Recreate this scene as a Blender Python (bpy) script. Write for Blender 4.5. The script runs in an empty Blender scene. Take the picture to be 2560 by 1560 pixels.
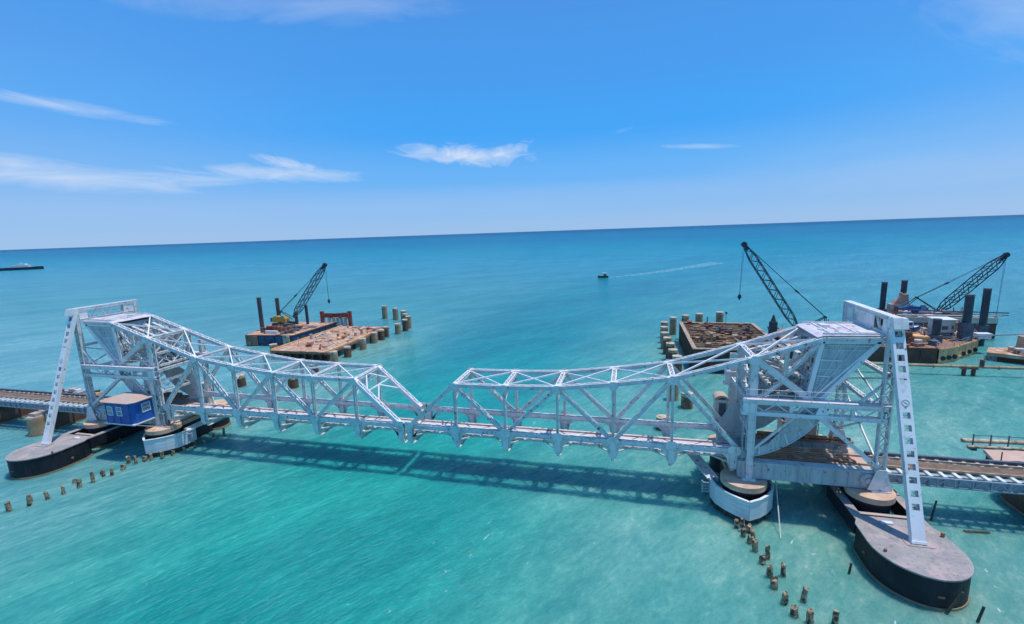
import bpy, math, random
from math import radians, sin, cos, pi, sqrt, atan2
from mathutils import Vector, Matrix
random.seed(7)
scn = bpy.context.scene
COL = scn.collection

# ------------------------------------------------------------------ camera
cam_d = bpy.data.cameras.new('camera'); cam = bpy.data.objects.new('camera', cam_d); COL.objects.link(cam)
YAW, PITCH, ROLL = -0.2545, 0.17157, -0.03475
_f = Vector((sin(YAW)*cos(PITCH), cos(YAW)*cos(PITCH), -sin(PITCH)))
_r = Vector((cos(YAW), -sin(YAW), 0)); _u = _r.cross(_f)
_R = cos(ROLL)*_r + sin(ROLL)*_u; _U = -sin(ROLL)*_r + cos(ROLL)*_u
M = Matrix((_R, _U, -_f)).transposed().to_4x4(); M.translation = Vector((23.40, -42.64, 25.68))
cam.matrix_world = M
cam_d.sensor_width = 36; cam_d.lens = 36*1154.76/2560; cam_d.clip_start = 0.5; cam_d.clip_end = 80000
scn.camera = cam
scn.view_settings.view_transform = 'Standard'; scn.view_settings.look = 'None'
scn.view_settings.exposure = 0.0; scn.view_settings.gamma = 1.0
scn.view_settings.use_curve_mapping = False

# ------------------------------------------------------------------ sun
SD = Vector((0.24, 0.07, 1.0)).normalized()
sun_d = bpy.data.lights.new('sun', 'SUN'); sun_d.energy = 3.4; sun_d.angle = radians(0.5); sun_d.color = (1.0, 0.965, 0.91)
sun = bpy.data.objects.new('sun', sun_d); COL.objects.link(sun); sun.location = (0, 0, 120)
sun.rotation_euler = SD.to_track_quat('Z', 'Y').to_euler()

# ------------------------------------------------------------------ node helpers
class NT:
    def _rot(s, vec, rot):
        nd = s.n('ShaderNodeMapping'); s.set(nd.inputs[0], vec); nd.inputs[2].default_value = rot
        return nd.outputs[0]
    def __init__(s, tree): s.t = tree; tree.nodes.clear()
    def n(s, typ, **k):
        nd = s.t.nodes.new(typ)
        for a, b in k.items(): setattr(nd, a, b)
        return nd
    def set(s, sock, v):
        if isinstance(v, bpy.types.NodeSocket): s.t.links.new(v, sock)
        elif isinstance(v, (tuple, list)) and len(v) == 3 and sock.type == 'RGBA': sock.default_value = (*v, 1)
        else: sock.default_value = v
    def m(s, op, a, b=None, c=None, clamp=False):
        nd = s.n('ShaderNodeMath', operation=op, use_clamp=clamp)
        for i, x in enumerate((a, b, c)):
            if x is not None: s.set(nd.inputs[i], x)
        return nd.outputs[0]
    def smooth(s, x, a, b, c=0.0, d=1.0):
        nd = s.n('ShaderNodeMapRange', interpolation_type='SMOOTHSTEP')
        s.set(nd.inputs[0], x)
        for i, q in enumerate((a, b, c, d)): nd.inputs[i+1].default_value = q
        return nd.outputs[0]
    def mix(s, f, a, b, typ='MIX'):
        nd = s.n('ShaderNodeMix', data_type='RGBA', blend_type=typ)
        s.set(nd.inputs[0], f); s.set(nd.inputs[6], a); s.set(nd.inputs[7], b)
        return nd.outputs[2]
    def noise(s, vec, scale, detail=4, rough=.55, dist=0.0):
        nd = s.n('ShaderNodeTexNoise'); s.set(nd.inputs['Vector'], vec)
        nd.inputs['Scale'].default_value = scale; nd.inputs['Detail'].default_value = detail
        nd.inputs['Roughness'].default_value = rough; nd.inputs['Distortion'].default_value = dist
        return nd.outputs[0]
    def map(s, vec, scale=(1, 1, 1), rot=(0, 0, 0), loc=(0, 0, 0)):
        if any(rot): vec = s._rot(vec, rot); rot = (0, 0, 0)
        nd = s.n('ShaderNodeMapping'); s.set(nd.inputs[0], vec)
        nd.inputs[1].default_value = loc; nd.inputs[2].default_value = rot; nd.inputs[3].default_value = scale
        return nd.outputs[0]

# ------------------------------------------------------------------ world: daylight sky with a few clouds
W_ = bpy.data.worlds.new('World'); scn.world = W_; W_.use_nodes = True
w = NT(W_.node_tree)
sky = w.n('ShaderNodeTexSky', sky_type='NISHITA', sun_disc=False)
sky.sun_elevation = radians(75.6); sky.sun_rotation = radians(73.7); sky.altitude = 0
sky.air_density = 1.0; sky.dust_density = 0.15; sky.ozone_density = 4.0
hs = w.n('ShaderNodeHueSaturation'); hs.inputs['Saturation'].default_value = 1.22; hs.inputs['Hue'].default_value = 0.503
w.set(hs.inputs['Color'], sky.outputs[0])
tc = w.n('ShaderNodeTexCoord'); sp = w.n('ShaderNodeSeparateXYZ'); w.set(sp.inputs[0], tc.outputs['Generated'])
az = w.m('MULTIPLY', w.m('ARCTAN2', sp.outputs[0], sp.outputs[1]), 180/pi)
el = w.m('MULTIPLY', w.m('ARCSINE', sp.outputs[2]), 180/pi)
cb = w.n('ShaderNodeCombineXYZ'); w.set(cb.inputs[0], az); w.set(cb.inputs[1], el)
def cloud(c, ab, th, amp, nscale, thr, seed, k=2.6, st=.38):
    dx = w.m('SUBTRACT', az, c[0]); dy = w.m('SUBTRACT', el, c[1]); t = radians(th)
    u = w.m('DIVIDE', w.m('ADD', w.m('MULTIPLY', dx, cos(t)), w.m('MULTIPLY', dy, sin(t))), ab[0])
    v = w.m('DIVIDE', w.m('ADD', w.m('MULTIPLY', dx, -sin(t)), w.m('MULTIPLY', dy, cos(t))), ab[1])
    d = w.m('SQRT', w.m('ADD', w.m('POWER', w.m('ABSOLUTE', u), 2.0), w.m('POWER', w.m('ABSOLUTE', v), 2.0)))
    mask = w.m('SUBTRACT', 1.0, d, clamp=True)
    n = w.noise(w.map(cb.outputs[0], (st, 1, 1), (0, 0, radians(-th)), (seed*7.3, seed*3.1, 0)), nscale, 8, .62, .9)
    x = w.m('SUBTRACT', w.m('ADD', n, w.m('MULTIPLY', mask, .55)), thr)
    return w.m('MULTIPLY', w.m('MULTIPLY', x, k, clamp=True), w.m('MULTIPLY', w.smooth(mask, 0, .3), amp))
cl = [cloud((-57.5, 6.0), (15.5, 1.7), -1, .58, .5, .60, 1, 2.0, .22),
      cloud((-49, 6.2), (9, .9), 1, .45, .5, .55, 22, 1.8, .22),
      cloud((-60, 6.9), (12, 1.1), -5, .5, .6, .58, 12, 1.8, .2),
      cloud((-40.5, 7.0), (12.5, 1.2), -2, .60, .6, .61, 2, 2.1, .25),
      cloud((-38.5, 7.9), (5.0, .8), -12, .6, .9, .58, 13, 2.0, .4),
      cloud((-19.5, 9.1), (10.5, 1.6), -5, .85, .6, .63, 3, 2.2, .42),
      cloud((-15.0, 9.1), (4.6, 1.2), 14, .7, 1.0, .58, 4, 2.0, .5),
      cloud((-56.5, 11.9), (10.0, .75), -4, .42, .7, .57, 5, 2.0, .2),
      cloud((7, 8.55), (5.0, .35), -5, .28, .9, .52, 6, 2.0, .2),
      cloud((-35, 23.0), (26, 2.2), 5, .28, .3, .58, 7, 1.5, .3),
      cloud((31, 15.5), (10, 3.6), -30, .34, .35, .55, 8, 1.4, .4),
      cloud((-1, 10.9), (1.6, .4), 10, .16, 1.2, .6, 9, 1.6, .4),
      cloud((-25, 3.6), (55, 2.2), 1, .08, .2, .50, 10, 1.2, .15),
      cloud((25, 5.2), (24, 3.2), 1, .12, .22, .50, 11, 1.2, .2)]
tot = cl[0]
for q in cl[1:]: tot = w.m('MAXIMUM', tot, q)
skc = w.mix(1.0, hs.outputs[0], (0.85, 1.12, 1.40), 'MULTIPLY')
ramp = w.n('ShaderNodeValToRGB'); w.set(ramp.inputs[0], w.smooth(el, -1, 32)); ramp.color_ramp.interpolation = 'EASE'
for k_, (p_, c_) in enumerate(((0.0, (.31, .515, .85)), (.035, (.25, .49, .88)), (.13, (.14, .45, .93)), (.33, (.058, .385, .95)), (.62, (.070, .345, .88)), (1.0, (.085, .30, .78)))):
    e_ = ramp.color_ramp.elements[k_] if k_ < 2 else ramp.color_ramp.elements.new(p_)
    e_.position = p_; e_.color = (*c_, 1)
rsc = w.mix(1.0, ramp.outputs[0], (10, 10, 10), 'MULTIPLY')
skc = w.mix(.88, skc, rsc)
skc = w.mix(w.m('MULTIPLY', w.smooth(el, 26.0, 3.0), w.smooth(w.m('ABSOLUTE', w.m('ADD', az, 8.0)), 14, 60, 0.0, .30)), skc, (3.9, 5.6, 8.3))
skc = w.mix(tot, skc, (7.6, 8.2, 9.4))
bg = w.n('ShaderNodeBackground'); w.set(bg.inputs[0], skc); bg.inputs[1].default_value = 0.1
wo = w.n('ShaderNodeOutputWorld'); w.t.links.new(bg.outputs[0], wo.inputs[0])

# ------------------------------------------------------------------ materials
MATS = {}
def mat(name, c1, c2=None, rough=.6, scale=.6, stretch=(1, 1, 1), c3=None, thr=(.55, .7), s3=1.2, st3=(1, 1, 1), metal=0.0, bump=.15, bs=6, c4=None, thr4=(.6, .72), s4=4.0, spec=.5):
    m = bpy.data.materials.new(name); m.use_nodes = True; t = NT(m.node_tree)
    g = t.n('ShaderNodeNewGeometry'); P = g.outputs['Position']
    c2 = c2 or tuple(x*.8 for x in c1)
    n = t.noise(t.map(P, stretch), scale, 5, .6)
    c = t.mix(t.smooth(n, .35, .65), c1, c2)
    if c3:
        n3 = t.noise(t.map(P, st3, loc=(31, 7, 3)), s3, 6, .65)
        c = t.mix(t.smooth(n3, *thr), c, c3)
    if c4:
        n4 = t.noise(t.map(P, (1, 1, 1), loc=(3, 17, 9)), s4, 5, .6)
        c = t.mix(t.smooth(n4, *thr4), c, c4)
    b = t.n('ShaderNodeBsdfPrincipled'); t.set(b.inputs['Base Color'], c)
    nr = t.noise(P, scale*4, 3); t.set(b.inputs['Roughness'], t.m('ADD', t.m('MULTIPLY', nr, .25), rough-.12))
    b.inputs['Metallic'].default_value = metal
    b.inputs['Specular IOR Level'].default_value = spec
    if bump:
        bp = t.n('ShaderNodeBump'); bp.inputs['Strength'].default_value = bump; bp.inputs['Distance'].default_value = .05
        t.set(bp.inputs['Height'], t.noise(P, bs, 6, .7)); t.t.links.new(bp.outputs[0], b.inputs['Normal'])
    o = t.n('ShaderNodeOutputMaterial'); t.t.links.new(b.outputs[0], o.inputs[0])
    MATS[name] = m; return m
trackb = mat('brown_track_boards', (.22, .14, .09), (.14, .09, .06), .85, .9, c3=(.22, .15, .12), thr=(.5, .65), s3=2.5)
RUST = (.30, .115, .05)
steel = mat('painted_steel', (.80, .79, .75), (.66, .65, .62), .5, 1.2, c3=(.42, .34, .32), thr=(.55, .73), s3=2.2, st3=(1, 1, .4), c4=(.24, .12, .08), thr4=(.61, .70), s4=2.4)
steelw = mat('white_painted_steel', (.88, .87, .85), (.80, .79, .77), .48, .8, c3=(.5, .46, .46), thr=(.55, .75), s3=1.8, st3=(1, 1, .3), c4=(.34, .22, .17), thr4=(.62, .7), s4=2.6)
plate = mat('grey_steel_plate', (.54, .57, .56), (.40, .44, .44), .45, .7, (1, 1, .3), c3=(.30, .32, .34), thr=(.52, .74), s3=2.2, st3=(1.6, 1.6, .25), c4=(.28, .17, .12), thr4=(.61, .70), s4=2.0)
darkst = mat('dark_interior_steel', (.13, .15, .18), (.08, .09, .11), .7, 1.5, c3=RUST, thr=(.6, .8))
topplate = mat('dusty_top_plate', (.62, .54, .57), (.68, .64, .68), .6, .9, c3=(.44, .38, .42), thr=(.5, .7), s3=.9, c4=(.4, .25, .2), thr4=(.64, .8), s4=1.7)
railm = mat('rusty_rail', (.55, .38, .25), (.34, .22, .14), .6, 2)
rust = mat('rusted_steel', (.36, .18, .10), (.20, .09, .055), .8, 1.1, c3=(.50, .33, .22), thr=(.52, .68), s3=1.9, c4=(.07, .045, .04), thr4=(.6, .75), s4=2.4)
rustdeck = mat('rusty_deck_plating', (.60, .33, .19), (.44, .23, .13), .85, .35, c3=(.62, .48, .36), thr=(.48, .62), s3=.6, c4=(.20, .11, .08), thr4=(.58, .7), s4=1.3, bump=.4, bs=3)
redm = mat('red_oxide_paint', (.30, .07, .05), (.20, .05, .04), .7, 1.2, c3=(.36, .2, .14), thr=(.55, .7), s3=2)
darkhull = mat('dark_rusty_hull', (.095, .043, .03), (.16, .075, .045), .75, .5, c3=(.30, .13, .065), thr=(.55, .75), s3=.8)
hull_b = mat('blue_hull_paint', (.03, .10, .20), (.02, .07, .14), .6, .8, c3=(.2, .12, .09), thr=(.56, .72), s3=.7)
tan = mat('tan_weathered_hull', (.90, .52, .24), (.74, .38, .16), .8, .6, (1, 1, .4), c3=(.30, .16, .09), thr=(.56, .7), s3=1.2)
concrete = mat('pier_concrete', (.46, .38, .33), (.56, .42, .34), .9, .5, c3=(.33, .29, .28), thr=(.52, .7), s3=1.1, c4=(.58, .33, .24), thr4=(.6, .72), s4=.9, bump=.3)
sand = mat('stained_sandstone', (.52, .36, .20), (.36, .22, .12), .9, .8, c3=(.22, .14, .10), thr=(.55, .7), s3=1.4, bump=.4)
capstone = mat('pier_cap', (.70, .46, .31), (.56, .35, .23), .9, .6, c3=(.36, .25, .2), thr=(.55, .75), s3=.9, c4=(.66, .56, .5), thr4=(.58, .7), s4=1.5, bump=.3)
slab = mat('caisson_top_slab', (.38, .34, .32), (.29, .265, .25), .9, .7, c3=(.47, .36, .34), thr=(.48, .62), s3=.8, c4=(.20, .18, .17), thr4=(.56, .68), s4=5, bump=.35, bs=14)
blackp = mat('black_bitumen_paint', (.010, .012, .018), (.020, .020, .026), .6, .8, c3=(.085, .06, .05), thr=(.55, .75), s3=2.0, st3=(1, 1, .15), spec=.35)
stainy = mat('tidal_stain', (.40, .25, .15), (.30, .20, .10), .8, 1.4, c3=(.22, .22, .1), thr=(.5, .65), s3=1.6)
whitef = mat('white_fender_board', (.74, .76, .74), (.66, .70, .68), .6, .8, c3=(.52, .50, .46), thr=(.62, .8), s3=1.8)
wood = mat('barnacled_timber', (.46, .33, .19), (.26, .18, .10), .95, 2.5, c3=(.06, .045, .035), thr=(.46, .58), s3=3, c4=(.56, .45, .31), thr4=(.54, .64), s4=5, bump=.6, bs=12)
wooddark = mat('wet_timber', (.06, .05, .04), (.10, .08, .05), .8, 3, bump=.4)
pilec = mat('pile_concrete', (.52, .33, .19), (.38, .22, .12), .9, 1, c3=(.17, .08, .045), thr=(.54, .7), s3=.9, bump=.3)
pilew = mat('pile_head_concrete', (.70, .56, .40), (.46, .34, .22), .9, 1.4, c3=(.25, .17, .11), thr=(.5, .62), s3=1.5, bump=.3)
casing = mat('rusty_pile_casing', (.24, .10, .055), (.13, .06, .04), .85, .9, c3=(.34, .19, .10), thr=(.55, .7), s3=1.4)
legm = mat('spud_paint', (.045, .065, .08), (.03, .04, .05), .6, 1, (1, 1, .3), c3=(.20, .06, .045), thr=(.56, .7), s3=.6)
legr = mat('red_brown_spud', (.17, .075, .06), (.06, .05, .05), .7, .5, (1, 1, .4), c3=(.04, .05, .06), thr=(.5, .62), s3=.8)
blackst = mat('crane_black', (.03, .035, .045), (.02, .022, .03), .5, 2)
boomblue = mat('faded_boom_paint', (.07, .11, .14), (.045, .07, .09), .6, 2)
yellow = mat('yellow_paint', (.58, .38, .05), (.45, .28, .04), .55, 2, c3=(.2, .13, .05), thr=(.56, .72), s3=2)
bluep = mat('blue_paint', (.015, .125, .44), (.012, .09, .34), .45, .5, c3=(.35, .38, .5), thr=(.62, .8), s3=1.1, st3=(1, 1, .35))
navy = mat('navy_paint', (.02, .045, .18), None, .5, 1)  # darker blue for the board joints and uprights of the cabin
bluebt = mat('blue_boat_paint', (.03, .17, .38), (.02, .12, .28), .45, 1)
winw = mat('white_window_frame', (.72, .76, .78), None, .5, 2)
glass = mat('grey_window_glass', (.30, .36, .38), (.20, .25, .27), .2, 3, bump=0)
roofm = mat('rusty_tin_roof', (.50, .40, .35), (.52, .37, .28), .8, .7, c3=(.52, .33, .25), thr=(.5, .66), s3=.9)
cream = mat('cream_paint', (.66, .63, .55), (.58, .54, .46), .6, 1.5, c3=(.45, .25, .16), thr=(.56, .7), s3=1.6)
pink = mat('pinkish_deck', (.58, .36, .27), (.62, .43, .34), .8, .4, c3=(.50, .32, .27), thr=(.55, .7), s3=.8)
greyp = mat('galvanised_grey', (.42, .45, .48), (.34, .37, .40), .5, 2)
greenp = mat('faded_green_paint', (.42, .52, .48), (.34, .44, .42), .6, 1)
orangep = mat('orange_paint', (.50, .22, .12), (.52, .34, .27), .6, 1.2, c3=(.55, .5, .46), thr=(.5, .6), s3=1)
foamm = mat('sea_foam', (.62, .74, .74), (.45, .66, .68), .7, 2, bump=.4)

# ------------------------------------------------------------------ mesh builder
class MB:
    def __init__(s, flip=1): s.v = []; s.f = []; s.s = flip     # s.s = -1 mirrors in x for the left half
    def add(s, vs, fs):
        b = len(s.v)
        s.v += [(s.s*a, c, d) for a, c, d in vs]
        s.f += [tuple(b+i for i in (f if s.s > 0 else f[::-1])) for f in fs]
    def hexa(s, p): s.add(p, [(0, 3, 2, 1), (4, 5, 6, 7), (0, 1, 5, 4), (1, 2, 6, 5), (2, 3, 7, 6), (3, 0, 4, 7)])
    def box(s, x0, x1, y0, y1, z0, z1):
        if x0 > x1: x0, x1 = x1, x0
        s.hexa([(x0, y0, z0), (x1, y0, z0), (x1, y1, z0), (x0, y1, z0), (x0, y0, z1), (x1, y0, z1), (x1, y1, z1), (x0, y1, z1)])
    def bar(s, p, q, a, b, ref=(0, 1, 0), off=(0, 0)):
        """rectangular bar; a = size along ref-ish direction, b = size across it"""
        p = Vector(p); q = Vector(q); d = q-p
        if d.length < 1e-5: return
        d.normalize(); r = Vector(ref)
        n1 = r - d*r.dot(d)
        if n1.length < 1e-3: n1 = d.orthogonal()
        n1.normalize(); n2 = d.cross(n1)
        p = p+n1*off[0]+n2*off[1]; q = q+n1*off[0]+n2*off[1]
        c = [(-a/2, -b/2), (a/2, -b/2), (a/2, b/2), (-a/2, b/2)]
        s.hexa([tuple(p+n1*i+n2*j) for i, j in c]+[tuple(q+n1*i+n2*j) for i, j in c])
    def cyl(s, p, q, r0, r1=None, n=14, jit=0.0, rings=1):
        r1 = r0 if r1 is None else r1; p = Vector(p); q = Vector(q); d = (q-p).normalized()
        a = d.orthogonal().normalized(); b = d.cross(a); vs = []; fs = []
        for k in range(rings+1):
            t = k/rings; c = p.lerp(q, t); r = r0+(r1-r0)*t
            for i in range(n):
                th = 2*pi*i/n; rr = r*(1+random.uniform(-jit, jit)); vs.append(tuple(c+(a*cos(th)+b*sin(th))*rr))
        for k in range(rings):
            for i in range(n): j = (i+1) % n; fs.append((k*n+i, k*n+j, (k+1)*n+j, (k+1)*n+i))
        fs.append(tuple(range(n))[::-1]); fs.append(tuple(range(rings*n, rings*n+n)))
        s.add(vs, fs)
    def prism(s, poly, a0, a1, plane='xz'):
        n = len(poly)
        mk = (lambda u, v, w_: (u, w_, v)) if plane == 'xz' else ((lambda u, v, w_: (u, v, w_)) if plane == 'xy' else (lambda u, v, w_: (w_, u, v)))
        vs = [mk(u, v, a0) for u, v in poly]+[mk(u, v, a1) for u, v in poly]
        s.add(vs, [tuple(range(n)), tuple(range(2*n-1, n-1, -1))]+[(i, i+n, (i+1) % n+n, (i+1) % n) for i in range(n)])
    def member(s, p, q, w1, h2, lace=True, ref=(0, 1, 0), pitch=None, t=.05):
        """riveted built-up member: two channels facing each other across ref, laced on the open faces"""
        p = Vector(p); q = Vector(q); d = q-p; L = d.length; d.normalize(); r = Vector(ref)
        n1 = (r-d*r.dot(d)).normalized(); n2 = d.cross(n1)
        for sg in (-1, 1):
            s.bar(p, q, t, h2, ref, (sg*(w1/2-t/2), 0))
            for k in (-1, 1): s.bar(p, q, .09, .05, ref, (sg*(w1/2+.03), k*(h2/2-.03)))
        if lace:
            pitch = pitch or h2*1.0; n = max(2, int(L/pitch))
            for k in (-1, 1):
                for i in range(n):
                    a, b = (-1, 1) if i % 2 else (1, -1)
                    s.bar(p+d*(L*i/n)+n1*a*(w1/2-.06)+n2*k*h2/2, p+d*(L*(i+1)/n)+n1*b*(w1/2-.06)+n2*k*h2/2, .08, .02, tuple(n1))
                for e in (0, L-.5): s.bar(p+d*e+n2*k*(h2/2+.004), p+d*(e+.5)+n2*k*(h2/2+.004), w1-.04, .02, tuple(n1))
    def build(s, name, m, parent=None, origin=(0, 0, 0), smooth=False):
        o3 = Vector(parent['_o']) if parent is not None else Vector(origin)
        me = bpy.data.meshes.new(name)
        me.from_pydata([tuple(Vector(v)-o3) for v in s.v], [], s.f)
        me.materials.append(m); me.update()
        if smooth: me.polygons.foreach_set('use_smooth', [True]*len(me.polygons))
        o = bpy.data.objects.new(name, me); COL.objects.link(o)
        if parent is not None:
            top = parent
            if parent.type == 'MESH' or parent.parent is not None: o['_o'] = tuple(o3)
            o.parent = parent
        else: o.location = o3
        o['_o'] = tuple(o3)
        return o
def tag(o, label=None, cat=None, group=None, kind=None):
    if label: o['label'] = label
    if cat: o['category'] = cat
    if group: o['group'] = group
    if kind: o['kind'] = kind
    return o
def thing(name, label, cat, loc, group=None):
    o = bpy.data.objects.new(name, None); o.empty_display_size = .3; COL.objects.link(o)
    o.location = loc; o['_o'] = tuple(loc); return tag(o, label, cat, group)
def one(name, mb, m, label, cat, origin, group=None, smooth=False):
    return tag(mb.build(name, m, None, origin, smooth), label, cat, group)
def copy_tree(root, loc, rot=None, scale=None, **tags):
    r = root.copy(); COL.objects.link(r); r.location = loc
    if rot: r.rotation_euler = rot
    if scale: r.scale = scale
    for ch in list(root.children):
        c = ch.copy(); COL.objects.link(c); c.parent = r
        for g in list(ch.children): d = g.copy(); COL.objects.link(d); d.parent = c
    tag(r, **tags); return r

# ------------------------------------------------------------------ sea
def sea():
    n = 96; R0 = 40000; vs = [(0, 0, 0)]; fs = []
    rings = [20, 60, 150, 400, 1200, 4000, 12000, R0]
    for r in rings:
        for i in range(n): vs.append((r*cos(2*pi*i/n), r*sin(2*pi*i/n), 0))
    for i in range(n): fs.append((0, 1+i, 1+(i+1) % n))
    for k in range(len(rings)-1):
        for i in range(n): j = (i+1) % n; fs.append((1+k*n+i, 1+(k+1)*n+i, 1+(k+1)*n+j, 1+k*n+j))
    b = MB(); b.add(vs, fs)
    m = bpy.data.materials.new('sea_water'); m.use_nodes = True; t = NT(m.node_tree)
    P = t.n('ShaderNodeNewGeometry').outputs['Position']; s3 = t.n('ShaderNodeSeparateXYZ'); t.set(s3.inputs[0], P)
    X, Y = s3.outputs[0], s3.outputs[1]
    warp = t.noise(P, .02, 4); warp2 = t.noise(t.map(P, (1, 1, 1), loc=(50, 9, 0)), .045, 4)
    # the dredged channel: its middle line wanders away to the north-east
    xc = t.m('ADD', t.m('MULTIPLY', t.smooth(Y, 60, 560), 190.0), t.m('ADD', t.m('MULTIPLY', warp, 16.0), -10.0))
    dx = t.m('ABSOLUTE', t.m('SUBTRACT', X, xc))
    half = t.m('ADD', 24.0, t.m('MULTIPLY', t.smooth(Y, 20, 600), 70.0))
    ch = t.smooth(t.m('DIVIDE', dx, half), 1.35, .25)
    shallow = t.mix(t.smooth(warp2, .35, .65), (.165, .395, .345), (.085, .33, .29))
    shallow = t.mix(t.smooth(X, -10, -60), shallow, (.11, .33, .35))
    chan = t.mix(t.smooth(Y, -10, 60), (.010, .305, .262), (.002, .23, .25))
    c = t.mix(ch, shallow, chan)
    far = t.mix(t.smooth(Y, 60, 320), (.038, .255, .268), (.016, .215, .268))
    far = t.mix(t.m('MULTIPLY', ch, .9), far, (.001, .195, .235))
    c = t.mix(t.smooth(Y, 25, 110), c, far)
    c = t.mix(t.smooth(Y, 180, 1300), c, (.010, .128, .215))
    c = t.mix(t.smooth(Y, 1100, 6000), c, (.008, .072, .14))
    # stirred-up sand around the works and under the bridge
    for (px, py, r, k) in ((-38, 50, 17, .7), (33, 58, 12, .35), (43, -9, 20, .75), (60, 30, 26, .45), (-40, 8, 22, .35), (36, 12, 20, .45), (20, -22, 16, .25)):
        d = t.m('SQRT', t.m('ADD', t.m('POWER', t.m('SUBTRACT', X, float(px)), 2.0), t.m('POWER', t.m('SUBTRACT', Y, float(py)), 2.0)))
        d = t.m('MULTIPLY', d, t.m('ADD', .7, t.m('MULTIPLY', warp2, .6)))
        c = t.mix(t.smooth(d, float(r), r*.15, 0.0, k), c, (.145, .335, .275))
    # wind streaks, mottling, and the ripples' light and dark put into the base colour
    ms = t.noise(t.map(P, (.35, 1.2, 1), (0, 0, radians(-58))), .22, 6, .62)
    c = t.mix(t.smooth(ms, .42, .64, 0.0, .6), c, t.mix(1.0, c, (1.8, 1.28, 1.22), 'MULTIPLY'))
    ms2 = t.noise(t.map(P, (.35, 1.0, 1), (0, 0, radians(-52)), (9, 2, 0)), .06, 5, .6)
    c = t.mix(t.smooth(ms2, .42, .60, 0.0, .6), c, t.mix(1.0, c, (.50, .76, .84), 'MULTIPLY'))
    bands = t.noise(t.map(P, (.16, 1.0, 1), (0, 0, radians(-16)), (4, 1, 0)), .035, 6, .65)
    c = t.mix(t.m('MULTIPLY', t.smooth(bands, .43, .60, 0.0, .5), t.smooth(Y, 40, 120)), c, t.mix(1.0, c, (.55, .80, .88), 'MULTIPLY'))
    fr_ = t.noise(t.map(P, (.6, 1.15, 1), (0, 0, radians(-60)), (3, 3, 0)), 1.0, 5, .62, .5)
    fr2 = t.noise(t.map(P, (.6, 1.1, 1), (0, 0, radians(-75)), (13, 3, 0)), 2.6, 4, .6, .3); fr3 = t.noise(t.map(P, (.7, 1.0, 1), (0, 0, radians(-48)), (3, 33, 0)), .35, 4, .6, .3)
    fr_ = t.m('ADD', t.m('MULTIPLY', fr_, .5), t.m('ADD', t.m('MULTIPLY', fr2, .28), t.m('MULTIPLY', fr3, .22)))
    c = t.mix(t.m('MULTIPLY', t.smooth(fr_, .48, .60, 0.0, .55), t.smooth(Y, 160, 20)), c, t.mix(1.0, c, (.55, .80, .83), 'MULTIPLY'))
    c = t.mix(t.m('MULTIPLY', t.smooth(fr_, .49, .39, 0.0, .55), t.smooth(Y, 160, 20)), c, t.mix(1.0, c, (1.9, 1.25, 1.22), 'MULTIPLY'))
    # small broken crests
    fo = t.noise(t.map(P, (.85, 1.7, 1), (0, 0, radians(-60)), (2, 5, 0)), .7, 6, .66, .5)
    fz = t.noise(t.map(P, (1, 1, 1), loc=(70, 20, 0)), .07, 3)
    for (px, py, r) in ((50.5, -3, 9), (40, -9, 8), (12, -12, 12), (36, -6, 5)):
        d = t.m('SQRT', t.m('ADD', t.m('POWER', t.m('SUBTRACT', X, float(px)), 2.0), t.m('POWER', t.m('SUBTRACT', Y, float(py)), 2.0)))
        fz = t.m('ADD', fz, t.smooth(d, float(r), 0.0, 0.0, .22)); fo = t.m('ADD', fo, t.smooth(d, float(r), 0.0, 0.0, .035))
    foam = t.m('MULTIPLY', t.smooth(fo, .665, .75), t.m('MULTIPLY', t.smooth(fz, .42, .6), t.smooth(Y, 140, 30)))
    c = t.mix(t.m('MULTIPLY', foam, .8), c, (.62, .78, .76))
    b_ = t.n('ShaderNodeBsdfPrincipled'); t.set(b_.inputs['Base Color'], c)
    t.set(b_.inputs['Roughness'], t.m('ADD', .16, t.m('MULTIPLY', t.smooth(Y, 0, 800), .25)))
    b_.inputs['Subsurface Weight'].default_value = .9; b_.inputs['Subsurface Radius'].default_value = (1.0, 1.6, 1.6); b_.inputs['Subsurface Scale'].default_value = 2.4
    b_.inputs['IOR'].default_value = 1.33; b_.inputs['Specular IOR Level'].default_value = .2
    h1 = t.noise(t.map(P, (.4, 1.4, 1), (0, 0, radians(-60))), .6, 5, .6)
    h2 = t.noise(t.map(P, (.6, 1.5, 1), (0, 0, radians(-50))), 2.2, 5, .62)
    h3 = t.noise(t.map(P, (.4, 1.3, 1), (0, 0, radians(-30))), .12, 3, .5)
    h = t.m('ADD', t.m('ADD', h1, t.m('MULTIPLY', h2, .35)), t.m('MULTIPLY', h3, 1.2))
    bp = t.n('ShaderNodeBump'); bp.inputs['Distance'].default_value = 1.0
    t.set(bp.inputs['Strength'], t.smooth(Y, 900, -20, .14, .6)); t.set(bp.inputs['Height'], h)
    t.t.links.new(bp.outputs[0], b_.inputs['Normal'])
    o = t.n('ShaderNodeOutputMaterial'); t.t.links.new(b_.outputs[0], o.inputs[0])
    s_ = b.build('sea', m); s_['kind'] = 'structure'
sea()

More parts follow.
